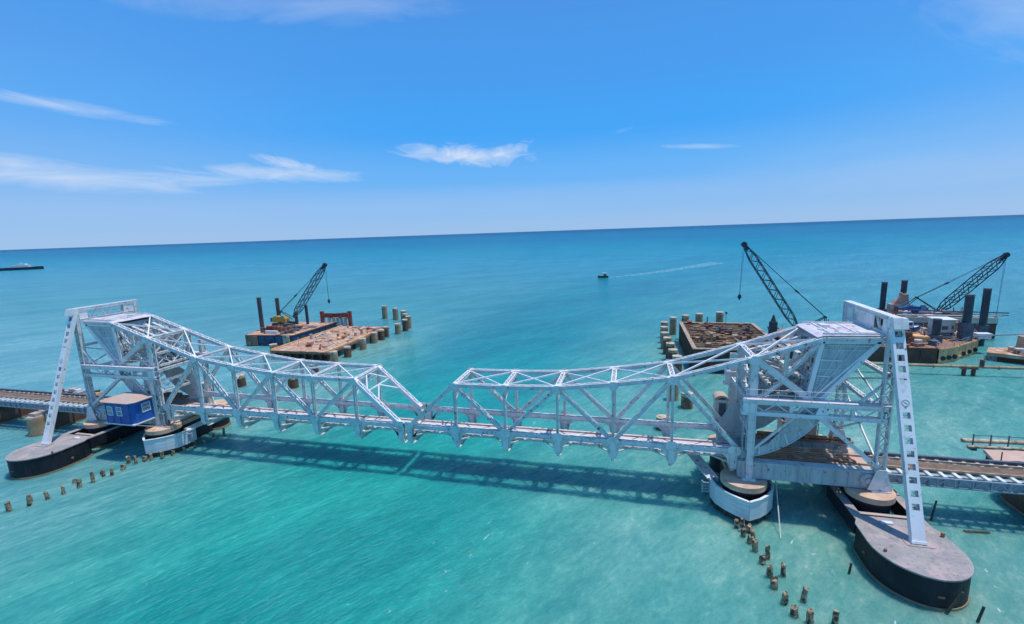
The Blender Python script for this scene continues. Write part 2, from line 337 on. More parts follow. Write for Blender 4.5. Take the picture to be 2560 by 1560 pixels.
# ------------------------------------------------------------------ the lifting span: two leaves
TW = 5.0                                        # distance between the trusses
PAN = 5.35; G0 = .5; ZB = 5.5
LX = [G0+PAN*i for i in range(7)]
UZ = {1: 10.35, 2: 10.4, 3: 10.6, 4: 11.25, 5: 12.05}
U = {i: (LX[i], UZ[i]) for i in UZ}
U[6] = (33.9, 14.15); U[7] = (38.9, 15.85); U[8] = (42.6, 15.95)
APX = (38.7, 10.8)
def gusset(b, x, z, y, w_, h_, side):
    c = .25
    pl = [(x-w_/2, z-h_/2+c), (x-w_/2+c, z-h_/2), (x+w_/2-c, z-h_/2), (x+w_/2, z-h_/2+c), (x+w_/2, z+h_/2-c), (x+w_/2-c, z+h_/2), (x-w_/2+c, z+h_/2), (x-w_/2, z+h_/2-c)]
    yy = y-.36 if side < 0 else y+.33
    b.prism(pl, yy, yy+.03)
def leaf(sg, label, cat):
    t = thing('bascule_leaf', label, cat, (sg*34.2, 2.5, 4.9), 'halves of the white lifting span')
    B = lambda: MB(sg)
    # the two heels were not built quite alike
    U[6] = (33.9, 14.15) if sg > 0 else (34.2, 14.3)
    U[7] = (38.95, 16.0) if sg > 0 else (39.6, 16.1); U[8] = (43.2, 16.1) if sg > 0 else (44.1, 16.15)
    APX = (38.3, 10.75) if sg > 0 else (39.3, 10.75); a7, a8, aa = U[7][0], U[8][0], APX[0]
    arc = [(31.5+9.1*cos(radians(a)), 13.97+9.1*sin(radians(a))) for a in range(-79, -24, 3)]
    arci = [(31.5+8.8*cos(radians(a)), 13.97+8.8*sin(radians(a))) for a in range(-79, -24, 3)]
    for y in (0.0, TW):
        side = -1 if y == 0 else 1
        b = B(); b.member((LX[0]-.1, y, ZB), (34.0, y, ZB), .40, .46, pitch=.5); b.build('bottom_chord', steel, t)
        b = B()
        for i in range(1, 8): b.member((U[i][0], y, U[i][1]), (U[i+1][0], y, U[i+1][1]), .40, .40 if i < 6 else .36, pitch=.45)
        b.build('top_chord', steel, t)
        b = B(); b.member((LX[0]+.1, y, ZB+.1), (U[1][0], y, U[1][1]), .44, .42, pitch=.5); b.build('end_post', steelw if sg < 0 else steel, t)
        for (a, c) in (((U[1]), (LX[2], ZB)), ((LX[2], ZB), U[3]), (U[3], (LX[4], ZB)), ((LX[4], ZB), U[5]), (U[5], (LX[6]+.4, ZB+.1))):
            b = B(); b.member((a[0], y, a[1]), (c[0], y, c[1]), .30, .36, pitch=.42); b.build('diagonal', steel, t)
        for i in range(1, 6):
            b = B(); b.member((LX[i], y, ZB), (U[i][0], y, U[i][1]), .26, .24, pitch=.3, ref=(0, 1, 0)); b.build('post', steel, t)
        b = B(); b.member((33.9, y, 5.2), (33.9, y, 14.1), .5, .62, pitch=.6); b.build('heel_post', steel, t)
        b = B()
        b.member((U[6][0], y, U[6][1]), (APX[0], y, APX[1]), .5, .55, pitch=.6)
        b.member((36.3, y, 12.6), (36.4, y, 14.95), .3, .25); b.member((36.3, y, 12.6), (38.7, y, 15.6), .3, .25)
        b.member((34.0, y, 10.2), (36.2, y, 12.3), .3, .25)
        b.build('heel_brace', steel, t)
        for i in range(1, 7): b = B(); gusset(b, U[i][0], U[i][1]-.1, y, .95, .8, side); b.build('gusset_plate', steel, t)
        for i in range(0, 7): b = B(); gusset(b, LX[i], ZB+.12, y, 1.15, .85, side); b.build('gusset_plate', steel, t)
        # rolling segment
        b = B(); pts = arc+[(aa+.75, 10.7), (aa-.3, 10.6), (37.0, 8.75), (35.3, 6.55), (33.95, 5.75), (33.3, 5.7)]
        yy = y-.30 if side < 0 else y+.22
        b.prism(pts, yy, yy+.08)
        s_ = b.build('rolling_segment', plate, t)
        b = B()
        n = len(arc)
        for i in range(n-1):
            (x0, z0), (x1, z1) = arc[i], arc[i+1]; (a0, c0), (a1, c1) = arci[i], arci[i+1]
            b.hexa([(x0, y-.4, z0), (x1, y-.4, z1), (x1, y+.4, z1), (x0, y+.4, z0), (x0*.995+.005*a0, y-.4, z0*.98+.02*c0+.05), (x1*.995+.005*a1, y-.4, z1*.98+.02*c1+.05), (x1*.995+.005*a1, y+.4, z1*.98+.02*c1+.05), (x0*.995+.005*a0, y+.4, z0*.98+.02*c0+.05)])
        b.build('segment_tread', steel, s_)
        b = B()
        for a in (-70, -62, -54, -46, -38, -30):
            p0 = (31.5+9.0*cos(radians(a)), 13.97+9.0*sin(radians(a))); p1 = (31.5+8.1*cos(radians(a+2)), 13.97+8.1*sin(radians(a+2)))
            b.bar((p0[0], yy+(-.05 if side < 0 else .13), p0[1]), (p1[0], yy+(-.05 if side < 0 else .13), p1[1]), .1, .1)
        b.bar((34.1, yy+(-.04 if side < 0 else .12), 5.95), (37.0, yy+(-.04 if side < 0 else .12), 8.95), .14, .2); b.bar((37.0, yy+(-.04 if side < 0 else .12), 8.95), (aa-.2, yy+(-.04 if side < 0 else .12), 10.5), .14, .2)
        b.build('segment_stiffeners', steel, s_)
        if y > 0:
            b = B(); b.prism([(31.8, 5.9), (34.2, 5.2), (36.2, 6.1), (38.0, 7.7), (38.9, 9.5), (36.0, 9.5), (33.1, 8.2)], 4.45, 4.52); b.build('heel_web_plate', plate, t)
    # top lateral bracing
    b = B()
    for i in range(1, 8):
        (x0, z0), (x1, z1) = U[i], U[i+1]
        if i < 7:
            b.bar((x0, .1, z0+.1), (x1, TW-.1, z1+.1), .16, .12, (0, 0, 1)); b.bar((x0, TW-.1, z0+.0), (x1, .1, z1+.0), .16, .12, (0, 0, 1))
    b.build('top_lateral_bracing', steelw, t)
    for i in range(1, 7):
        x, z = U[i]; b = B()
        b.member((x, .2, z-.05), (x, TW-.2, z-.05), .34, .3, ref=(1, 0, 0), pitch=.45)
        if i in (1, 2, 3, 4, 5):
            dz = .85 if i == 1 else .7
            b.bar((x, .2, z-dz-.2), (x, TW-.2, z-dz-.2), .12, .12, (0, 0, 1))
            for k in range(5):
                y0 = .25+k*.9; b.bar((x, y0, z-.2 if k % 2 else z-dz-.2), (x, y0+.9, z-dz-.2 if k % 2 else z-.2), .07, .07)
            for yk, sy in ((.15, 1), (TW-.15, -1)): b.bar((x, yk, z-1.9), (x, yk+sy*1.1, z-dz-.2), .1, .12)
        b.build('sway_frame', steel, t)
    b = B()                                           # portal bracing in the plane of the sloping end posts
    (x0, z0), (x1, z1) = (LX[0]+.1, ZB+.1), U[1]
    P_ = lambda f, y: (x0+(x1-x0)*f, y, z0+(z1-z0)*f)
    b.bar(P_(.72, .1), P_(.72, TW-.1), .14, .14, (0, 0, 1)); b.bar(P_(.46, 0), P_(.72, 2.5), .12, .12); b.bar(P_(.46, TW), P_(.72, 2.5), .12, .12)
    b.bar(P_(.72, .1), P_(1, 2.5), .12, .12); b.bar(P_(.72, TW), P_(1, 2.5), .12, .12)
    b.build('portal_bracing', steelw, t)
    # floor: cross girders with hanging ends, stringers, sleepers and rails
    for i in range(0, 7):
        x = LX[i]; b = B()
        b.box(x-.05, x+.05, .3, TW-.3, 3.35, 4.0); b.box(x-.2, x+.2, .3, TW-.3, 4.0, 4.04); b.box(x-.2, x+.2, .3, TW-.3, 3.31, 3.35)
        for y in (0, TW):
            pl = [(x-1.55, 5.24), (x-1.0, 5.12), (x-.58, 4.8), (x-.46, 4.2), (x-.26, 3.75), (x, 3.58), (x+.26, 3.75), (x+.46, 4.2), (x+.58, 4.8), (x+1.0, 5.12), (x+1.55, 5.24)]
            b.prism(pl if i else [q for q in pl if q[0] > x-.45], y-.06, y+.06)
            for k in (-1, 1): b.box(x-.3, x+.3, y+k*.2-.02, y+k*.2+.02, 3.9, 5.22)
            b.box(x-.26, x+.26, y-.28, y+.28, 5.14, 5.2)
        b.build('cross_girder', steel, t)
    for y in (1.55, 3.45):
        b = B(); b.box(LX[0]-.2, 33.6, y-.04, y+.04, 4.05, 4.4); b.box(LX[0]-.2, 33.6, y-.14, y+.14, 4.4, 4.43); b.build('stringer', steel, t)
    x = LX[0]+.1
    while x < 33.4:
        b = B(); b.box(x-.13, x+.13, .95, 4.05, 4.43, 4.52); b.build('sleeper', railm if int(x*7) % 3 else steel, t); x += .95
    for y in (1.66, 3.34):
        b = B(); b.box(LX[0]-.25, 33.6, y-.04, y+.04, 4.565, 4.7); b.build('rail', railm, t)
    b = B()
    b.box(LX[0]-.1, 33.2, 1.1, 3.9, 4.53, 4.56)
    b.build('deck_plating', topplate, t)
    b = B()
    for i in range(6):
        b.bar((LX[i], .2, 4.2), (LX[i+1], TW-.2, 4.2), .12, .1, (0, 0, 1)); b.bar((LX[i], TW-.2, 4.1), (LX[i+1], .2, 4.1), .12, .1, (0, 0, 1))
    b.build('floor_bracing', steel, t)
    # counterweight box
    poly = [(a7+.03, 15.8), (a8-.05, 15.88), (aa+.85, 10.65), (aa-.15, 10.65)]
    b = B(); b.prism(poly, .12, TW-.12); cw = b.build('counterweight', plate, t)
    for y in (.02, TW-.10):
        b = B()
        for i in range(4):
            p, q = poly[i], poly[(i+1) % 4]; b.bar((p[0], y+.04, p[1]), (q[0], y+.04, q[1]), .16, .34 if i != 2 else .2)
        b.bar((a8-.6, y+.04, 15.4), (aa+.3, y+.04, 10.9), .14, .12)
        for z, x1 in ((14.2, 2.2), (12.8, 1.4)): b.bar((aa+.45, y+.04, z), (aa+x1, y+.04, z-.03), .14, .07)
        for z in (15.1, 13.4, 12.0): b.bar((aa+.4, y+.06, z), (aa+.4+(z-10.6)*.8, y+.06, z), .13, .025)
        for f_ in (.35, .62): b.bar((a7+(a8-a7)*f_, y+.06, 15.6), (aa+.2+.4*f_, y+.06, 11.2), .13, .025)
        for k in range(44):
            f_ = (k % 22)/22; xx = a7+.35+(a8-a7-.8)*f_ if k < 22 else aa+.28+(a7-aa-.1)*f_; zz = 15.45 if k < 22 else 10.9+4.6*f_
            b.box(xx, xx+.07, y-.07, y+.15, zz, zz+.07)
        b.build('panel_flange', steelw, cw)
    b = B()
    for k in range(7):
        y = .35+k*.72; b.bar((a7-.06, y, 15.6), (aa-.2, y, 10.9), .09, .14)
    for k in range(5):
        z = 11.5+k*.9; b.bar((aa-.05+(a7-aa)*(z-10.8)/5, .2, z), (aa-.05+(a7-aa)*(z-10.8)/5, TW-.2, z), .12, .1, (0, 0, 1))
    for k in range(80 if sg < 0 else 24):
        y = .3+random.random()*4.4; f = random.random(); b.box(aa-.28+(a7-aa)*f, aa-.16+(a7-aa)*f, y, y+.16, 10.9+4.4*f, 11.05+4.4*f)
    b.build('face_ribs', steelw, cw)
    b = B()
    for k in range(60 if sg < 0 else 14):
        y = .3+random.random()*4.3; f = random.random(); b.box(aa-.25+(a7-aa)*f, aa-.17+(a7-aa)*f, y, y+.22, 10.9+4.3*f, 11.2+4.3*f)
    b.build('face_hole_shade', darkst, cw)  # solid dark boxes stand in for the shade inside holes of the face
    b = B(); b.prism([(a7-.45, 16.14), (a7, 16.28), (a8+.15, 16.38), (a8+.15, 16.42), (a7, 16.32), (a7-.45, 16.18)], -.15, TW+.15); top = b.build('top_plate', topplate, t)
    b = B()
    for x in (a7+.7, a7+1.7, a7+2.7): b.box(x, x+.12, .1, TW-.1, 16.32, 16.46)
    b.box(a7+2.9, a8-.1, .5, 1.4, 16.36, 16.52); b.box(a7+.9, a7+1.6, 3.1, 4.1, 16.34, 16.6)
    for y in (.05, TW-.1): b.box(a7, a8, y, y+.08, 16.38, 16.55)
    for k in range(26): x_, y_ = random.uniform(a7+.1, a8-.3), random.uniform(.3, TW-.5); b.box(x_, x_+random.uniform(.1, .4), y_, y_+random.uniform(.06, .3), 16.3, 16.44)
    b.build('cover_strips', steel, top)
    # machinery and racking frames between the heel posts
    b = B()
    b.box(34.0, 36.6, .6, TW-.6, 9.75, 9.95)
    for y in (.9, 2.5, 4.1):
        b.member((34.2, y, 9.9), (38.3, y, 11.6), .2, .2); b.member((34.1, y, 13.7), (38.5, y, 12.2), .2, .2)
    for (x, y0, y1, z) in ((34.0, .3, 4.7, 12.2), (34.0, .3, 4.7, 10.6), (36.3, .3, 4.7, 12.7), (34.0, .3, 4.7, 8.6), (34.0, .3, 4.7, 7.2)):
        b.member((x, y0, z), (x, y1, z), .25, .25, ref=(1, 0, 0))
    for z0, z1 in ((7.2, 8.6), (10.6, 12.2), (12.2, 14.0)):
        for y0, y1 in ((.3, 2.5), (2.5, 4.7)): b.bar((34, y0, z0), (34, y1, z1), .1, .1); b.bar((34, y1, z0), (34, y0, z1), .1, .1)
    b.build('sway_bracing', steel, t)
    b = B()
    for y in ((.7, 1.7, 3.3, 4.3) if sg < 0 else (1.7, 3.9)):
        b.member((34.3, y, 13.9), (38.6, y, 15.3), .22, .2); b.member((34.2, y, 10.2), (38.3, y, 14.6), .22, .22); b.member((34.3, y, 13.2), (37.9, y, 11.0), .2, .2); b.member((36.3, y, 10.0), (36.5, y, 14.9), .22, .2)
    for x, z in ((35.2, 11.8), (36.4, 13.6), (37.6, 12.6), (37.4, 14.6), (35.4, 14.1)): b.member((x, .3, z), (x, TW-.3, z), .22, .22, ref=(1, 0, 0))
    for k in range(80 if sg < 0 else 10):
        x, y, z = random.uniform(34.4, 38.2), random.uniform(.4, 4.6), random.uniform(10.0, 14.4); q = random.uniform(.1, .28); b.box(x, x+q, y, y+.06, z, z+q*1.3)
    b.build('heel_framing', steel, t)
    b = B()
    for (x, y, z, r) in ((35.0, 1.3, 10.9, .75), (36.0, 2.6, 10.6, .55), (35.2, 3.8, 10.9, .75)):
        b.cyl((x, y-.12, z), (x, y+.12, z), r, n=20)
        for k in range(16): a = 2*pi*k/16; b.box(x+r*cos(a)-.06, x+r*cos(a)+.06, y-.12, y+.12, z+r*sin(a)-.06, z+r*sin(a)+.06)
    b.cyl((35, .5, 10.9), (35, 4.5, 10.9), .12); b.cyl((36.0, .6, 10.5), (36.0, 4.4, 10.5), .1)
    b.box(36.5, 37.6, 1.0, 2.0, 9.95, 10.7); b.box(36.5, 37.4, 3.0, 4.0, 9.95, 10.6)
    b.build('lifting_gears', greyp, t)
    return t
leaf(1, 'right half of the white steel lifting truss, with its counterweight at the right tower', 'bridge span')
leaf(-1, 'left half of the white steel lifting truss, running to the tower with the blue cabin', 'bridge span')

# ------------------------------------------------------------------ the two support towers
TN, TF = -.5, 7.5                                # near and far planes of the towers
XF, XR = 33.75, 43.45
def tower(sg, label):
    XR, TF = (43.7, 7.6) if sg > 0 else (44.8, 6.8)
    t = thing('bascule_tower', label, 'tower', (sg*38.6, 3.5, 3.2), 'towers carrying the lifting span')
    B = lambda: MB(sg)
    for y in (TN, TF):
        b = B(); b.member((XF, y, 3.2), (XF, y, 10.5 if y < 0 else 12.6), .55, .55, pitch=.6)
        b.box(XF-.55, XF+.55, y-.5, y+.5, 3.2, 3.32); b.bar((XF-.5, y, 3.3), (XF, y, 5.6), .1, .3); b.build('front_column', steel, t)
        b = B(); b.member((XR, y, 3.2), (XR, y, 17.9), .62, .5, pitch=.55, ref=(1, 0, 0))
        b.box(XR-.6, XR+.6, y-.55, y+.55, 3.2, 3.34); b.build('rear_column', steel, t)
        for k in (1, -1):                            # base shoe of the rear column
            b = B(); b.prism([(XR-.9, 3.35), (XR+.9, 3.35), (XR+.35, 5.2), (XR-.35, 5.2)], y+k*.42-.03, y+k*.42+.03); b.build('base_gusset', steel, t)
        # upper girder
        b = B(); b.member((XF-.75, y, 10.5), (XR+.1, y, 10.42), .5, .42, pitch=.5); b.member((XF-.85, y, 9.45), (XR+.1, y, 9.40), .5, .34, pitch=.5)
        for x in (XF-.2, 36.8, 39.0, 41.4, XR-.3): b.box(x-.12, x+.12, y-.15, y+.15, 9.55, 10.35)
        b.prism([(38.6, 9.6), (39.6, 9.6), (39.35, 10.3), (38.85, 10.3)], y-.24, y-.21)
        for k in range(10):
            x = XF+k*.95; b.bar((x, y, 9.6 if k % 2 else 10.3), (x+.95, y, 10.3 if k % 2 else 9.6), .07, .09)
        b.box(XF-.75, XF+.35, y-.3, y-.27, 9.5, 10.4); b.build('upper_girder', steelw, t)
        b = B(); b.box(XF-.7, XR+.2, y-.55, y+.3, 10.74, 10.79); b.build('girder_walkway', topplate, t)
        b = B(); b.bar((XR-.15, y, 12.6), (XR-1.9, y, 10.8), .2, .2); b.bar((XR-.2, y, 11.6), (XR-1.0, y, 10.8), .12, .12); b.build('knee_brace', steel, t)
        b = B(); b.member((39.0, y, 9.25), (XR-.1, y, 5.2), .3, .3); b.build('tower_diagonal', steelw, t)
        # deep track girder
        yg = y+.25 if y < 0 else TW
        b = B(); x0, x1 = XF-.9, XR-.3
        b.box(x0, x1, yg-.03, yg+.03, 3.32, 4.85); b.box(x0, x1, yg-.45, yg+.45, 4.78, 4.86); b.box(x0, x1, yg-.36, yg+.36, 3.28, 3.34)
        b.box(x0, x1, yg-.34, yg-.31, 3.34, 4.78); b.box(x0, x1, yg+.31, yg+.34, 3.34, 4.78)
        k = x0+.1
        while k < x1: b.box(k-.03, k+.03, yg-.40, yg-.341, 3.34, 4.78); k += .95
        g = b.build('track_girder', plate, t)
        b = B(); b.cyl((x1-.5, yg-.47, 4.05), (x1-.5, yg+.45, 4.05), .6, n=22); b.cyl((x1-.5, yg-.6, 4.05), (x1-.5, yg-.46, 4.05), .22, n=14)
        for k in range(12): a = 2*pi*k/12; b.box(x1-.5+.48*cos(a)-.05, x1-.5+.48*cos(a)+.05, yg-.52, yg-.46, 4.05+.48*sin(a)-.05, 4.05+.48*sin(a)+.05)
        b.build('bearing_boss', plate, g)
    # portal beam over the rear columns
    b = B()
    b.member((XR, TN-.35, 17.85), (XR, TF+.4, 17.85), .5, .32, ref=(1, 0, 0), pitch=.5)
    b.member((XR, TN, 16.5), (XR, TF+.4, 16.5), .5, .3, ref=(1, 0, 0), pitch=.5)
    n = 6; y0, y1 = TN+.9, TF-.9
    for k in range(n):
        a, c = y0+(y1-y0)*k/n, y0+(y1-y0)*(k+1)/n
        b.bar((XR, a, 16.5 if k % 2 else 17.8), (XR, c, 17.8 if k % 2 else 16.5), .2, .14)
    for yy0, yy1 in ((TN-.3, TN+1.25), (TF-1.6, TF+.35)) + (((2.2, 5.9),) if sg > 0 else ()):
        for dx in (-.24, .22): b.box(XR+dx, XR+dx+.03, yy0, yy1, 16.4, 17.95)
    b.box(XR-.32, XR+.32, TN-.4, TF+.45, 18.0, 18.05)
    b.build('portal_beam', steel, t)
    for x, z in ((XF, 10.1), (XR, 10.1), (XR, 13.2), (39, 9.4)): b = B(); b.member((x, TN, z), (x, TF, z), .3, .3, ref=(1, 0, 0)); b.build('cross_tie', steel, t)
    b = B()
    for q in (-.2, .2): b.bar((XF-.62, TN+q, 3.4), (XF-.62, TN+q, 10.7), .05, .05)
    k = 3.6
    while k < 10.6: b.bar((XF-.62, TN-.2, k), (XF-.62, TN+.2, k), .035, .035, (0, 0, 1)); k += .32
    b.build('ladder', greyp, t)
    b = B()                                           # cross ties between near and far side
    for a, c in ((TN, TF), (TF, TN)): b.bar((XR, a, 5.2), (XR, c, 9.8), .16, .12); b.bar((XR, a, 10.4), (XR, c, 13.0), .14, .12)
    b.build('cross_bracing', steel, t)
    b = B()
    for k in (0, 1): b.box(XF-.3, XR, TF+.3*k+.3, TF+.34+.3*k, 10.8, 10.83)
    # handrails
    for y in (TN-.5,):
        for x in [XF-.6+1.25*i for i in range(9)]: b.cyl((x, y, 10.79), (x, y, 11.7), .022, n=6)
        for z in (11.25, 11.7): b.cyl((XF-.6, y, z), (XR-.2, y, z), .02, n=6)
    b.build('handrail', steel, t)
    # sloping strut with square lightening holes, standing on the caisson
    p = Vector((XR+.05, -.62, 17.3)); q = Vector((43.85, -6.2, 2.32) if sg > 0 else (44.9, -6.0, 2.32)); d = (q-p); L = d.length; d.normalize()
    nx = (Vector((1, 0, 0))-d*d.x).normalized(); nn = d.cross(nx)
    if nn.y > 0: nn = -nn
    b = B(); hw, th = .43, .22
    def slabp(l0, l1, a0, a1, n0, n1):
        pts = []
        for nz in (n0, n1):
            for l, a in ((l0, a0), (l0, a1), (l1, a1), (l1, a0)): pts.append(tuple(p+d*l+nx*a+nn*nz))
        b.hexa(pts)
    holes = [(.64, .5), (1.56, .5), (2.5, .5), (3.37, .5), (4.15, .12)]+[(6.87+.94*k, .46) for k in range(8)]
    for nz in (th-.05, -th):
        l = -.3
        for c, h in holes:
            slabp(l, c-h/2, -hw+.18, hw-.18, nz, nz+.05); l = c+h/2
        slabp(l, L, -hw+.18, hw-.18, nz, nz+.05)
        slabp(-.3, L, -hw, -hw+.18, nz, nz+.05); slabp(-.3, L, hw-.18, hw, nz, nz+.05)
    slabp(-.3, L, -hw, -hw+.05, -th+.05, th-.05); slabp(-.3, L, hw-.05, hw, -th+.05, th-.05)
    for c, h in holes[5:]: slabp(c-.05, c+.03, -hw+.1, hw-.1, -.1, -.06)
    slabp(L-.18, L, -hw-.06, hw+.06, -th-.06, th+.06)
    o = b.build('sloping_strut', steelw, t)
    b = B(); c = p+d*5.95+nn*(th+.005)
    n = 18
    for i in range(n):
        a0, a1 = 2*pi*i/n, 2*pi*(i+1)/n; b.bar(c+nx*.24*cos(a0)+d*.24*sin(a0), c+nx*.24*cos(a1)+d*.24*sin(a1), .03, .05)
    b.bar(c-nx*.12-d*.1, c+nx*.12+d*.1, .03, .05); b.build('strut_emblem', greyp, o)
    # cap piece between strut and portal
    b = B(); b.prism([(TN-.75, 17.2), (TN+.2, 17.2), (TN+.2, 18.0), (TN-.5, 18.0)], XR-.38, XR+.62, 'yz'); b.build('strut_head', steel, t)
    # rail deck carried inside the tower
    b = B(); b.box(34.0, 44.0, 1.1, 3.9, 4.15, 4.25); b.build('tower_deck', pink, t)
    b = B()
    for k in range(9): b.box(35.0+.3*k, 42.6-.35*(k % 4), 1.0+.3*k, 1.24+.3*k, 4.26+.02*(k % 3), 4.55+.05*(k % 3))
    b.build('stacked_timbers', rustdeck, t)
    b = B()
    for y in (1.66, 3.34): b.box(34.0, 44.2, y-.05, y+.05, 4.25, 4.42)
    b.build('tower_rails', railm, t)
    b = B(); b.box(34.5, 43.6, 3.95, 4.5, 5.1, 5.35); b.box(34.5, 42.5, .55, 1.0, 4.87, 5.05); b.cyl((35.5, 4.2, 5.6), (43.4, 4.2, 5.5), .16); b.build('rusty_service_beam', rust, t)
    return t
tower(1, 'right white steel tower with sloping holed strut and bare girders, no cabin')
tower(-1, 'left white steel tower with sloping holed strut, blue cabin on its lower side')

# ------------------------------------------------------------------ piers
def twin_pier(sg, x, label, r=1.9):
    t = thing('bridge_pier', label, 'pier', (sg*x, 2.5, 0), 'masonry piers under the towers')
    for y, n_ in ((-.45, 'near'), (6.9, 'far')):
        b = MB(sg); b.cyl((x, y, -1), (x, y, 2.5), r-.28, n=40); b.cyl((x, y, 2.5), (x, y, 2.72), r-.12, n=40); b.build('pier_shaft', blackp, t, smooth=False)
        b = MB(sg); b.cyl((x, y, 2.72), (x, y, 3.2), r, n=40); b.build('pier_cap', capstone, t)
        b = MB(sg); b.cyl((x, y, -.3), (x, y, .22), r-.2, n=40, jit=.02); b.build('tide_band', stainy, t)
    b = MB(sg); b.box(x-.9, x+.9, 1.1, 5.4, -1, 2.6); b.build('pier_wall', blackp, t)
    b = MB(sg); b.box(x-1.1, x+1.1, 1.2, 5.3, 2.6, 3.1); b.build('pier_cap', capstone, t)
twin_pier(1, 33.4, 'round tan-capped pier inside the white V-shaped fender, under the right tower')
twin_pier(-1, 33.4, 'round tan-capped pier behind the white fender, beside the blue cabin tower')
twin_pier(1, 43.2, 'round tan pier between the two dark arms of the right caisson', 1.75)
twin_pier(-1, 43.9, 'round tan pier between the two dark arms of the left caisson', 1.75)

def fender(sg, label):
    x = 33.4
    t = thing('pier_fender', label, 'fender', (sg*x, -1, 1.2), 'white fenders round the front piers')
    R_ = [(30.95, 1.6), (30.85, .2), (31.1, -.8), (31.75, -1.7), (32.55, -2.45), (33.4, -3.02)]
    Rr = [(33.4, -3.02), (34.35, -2.4), (35.15, -1.6), (35.75, -.7), (36.0, .2), (35.95, 1.6)]
    for nm, side in (('fender_board', R_), ('fender_board', Rr)):
        b = MB(sg)
        for (x0, y0), (x1, y1) in zip(side, side[1:]):
            for k in range(4): b.bar((x0, y0, .82+k*.43), (x1, y1, .82+k*.43), .41, .12, (0, 0, 1), (0, 0))
            b.bar((x0, y0, 2.36), (x1, y1, 2.36), .05, .22, (0, 0, 1))
        b.build(nm, whitef, t)
    b = MB(sg)
    for i, (px, py) in enumerate(R_+Rr[1:]):
        px2 = 33.4+(px-33.4)*.93; py2 = py*.93+.1
        b.cyl((px2, py2, -1.2), (px2, py2, 1.6), .17, n=10)
    for (x0, y0), (x1, y1) in list(zip(R_, R_[1:]))+list(zip(Rr, Rr[1:])):
        b.bar(((x0-33.4)*.92+33.4, y0*.92+.1, .1), ((x1-33.4)*.92+33.4, y1*.92+.1, .1), 1.4, .12, (0, 0, 1))
    b.build('fender_frame', wooddark, t)
    b = MB(sg)
    for k in range(4): b.box(30.1, 31.0, .3+k*.01, .42+k*.01, 1.0+k*.28, 1.1+k*.28)
    b.box(30.05, 30.15, .25, .45, .9, 2.1); b.build('ladder', greyp, t)
    # grey gangway sloping back under the span
    b = MB(sg); b.bar((31.0, .6, 2.3), (29.3, 4.6, 3.1), .12, 1.0, (0, 0, 1)); b.bar((31.5, .6, 2.2), (29.8, 4.6, 3.0), .5, .08, (0, 0, 1)); b.build('gangway', steel, t)
fender(1, 'white boarded V-shaped fender round the front pier of the right tower')
fender(-1, 'white boarded fender below the blue cabin, at the front pier of the left tower')

def caisson(sg, label):
    cx = 43.45 if sg > 0 else 44.0; sh = cx-43.45
    t = thing('caisson_pier', label, 'caisson', (sg*cx, -6.5, 0), 'black caissons under the sloping struts')
    def stad(r, y0, y1, n=18):
        pts = [(cx+r*cos(pi+pi*i/n), y0+r*1.12*sin(pi+pi*i/n)) for i in range(n+1)]
        pts += [(cx+r*.93, y1-1.2), (cx+r*.80, y1-.2), (cx+r*.62, y1), (cx-r*.62, y1), (cx-r*.80, y1-.2), (cx-r*.97, y1-1.2)]
        return pts
    b = MB(sg); b.prism(stad(2.86, -6.7, -3.25)[::-1], -1.5, 2.2, 'xy'); b.build('caisson_shell', blackp, t)
    b = MB(sg); b.prism(stad(2.93, -6.7, -3.2)[::-1], 2.2, 2.31, 'xy'); b.build('top_slab', slab, t)
    b = MB(sg); b.prism(stad(2.91, -6.7, -3.2)[::-1], -.5, .16, 'xy'); b.build('tide_band', stainy, t)
    for x0, x1 in ((40.95+sh, 41.55+sh), (45.35+sh, 45.95+sh)):
        b = MB(sg); b.box(x0, x1, -3.6, 1.9, .9, 2.2); a = b.build('connecting_arm', blackp, t)
        b = MB(sg); b.box(x0-.03, x1+.03, -3.7, 1.9, 2.2, 2.27); b.build('arm_top', slab, a)
    b = MB(sg); b.box(41.6, 45.3, -2.75, -2.4, 1.0, 2.17); b.build('cross_beam', concrete, t)
    b = MB(sg); b.box(42.5, 43.3, -4.15, -3.8, 2.32, 2.42); b.build('white_box', whitef, t)
    b = MB(sg); b.box((43.0, 44.1)[sg < 0], (44.75, 45.75)[sg < 0], -6.65, -5.6, 2.31, 2.36); b.build('strut_footing', slab, t)
    b = MB(sg); b.box(cx-.2, cx+.2, -9.95, -9.8, .9, 1.05); b.box(40.5, 40.62, -6.3, -6.1, 1.0, 1.15); b.cyl((46.0, -5.0, 2.3), (46.0, -5.0, 2.65), .12, n=10); b.cyl((41.2, -7.6, 2.3), (41.2, -7.6, 2.5), .1, n=10)
    b.build('mooring_lugs', rust, t)
caisson(1, 'black oval caisson with grey concrete top at the right edge, carrying the right sloping strut')
caisson(-1, 'black oval caisson with pinkish concrete top at the left edge, carrying the left sloping strut')

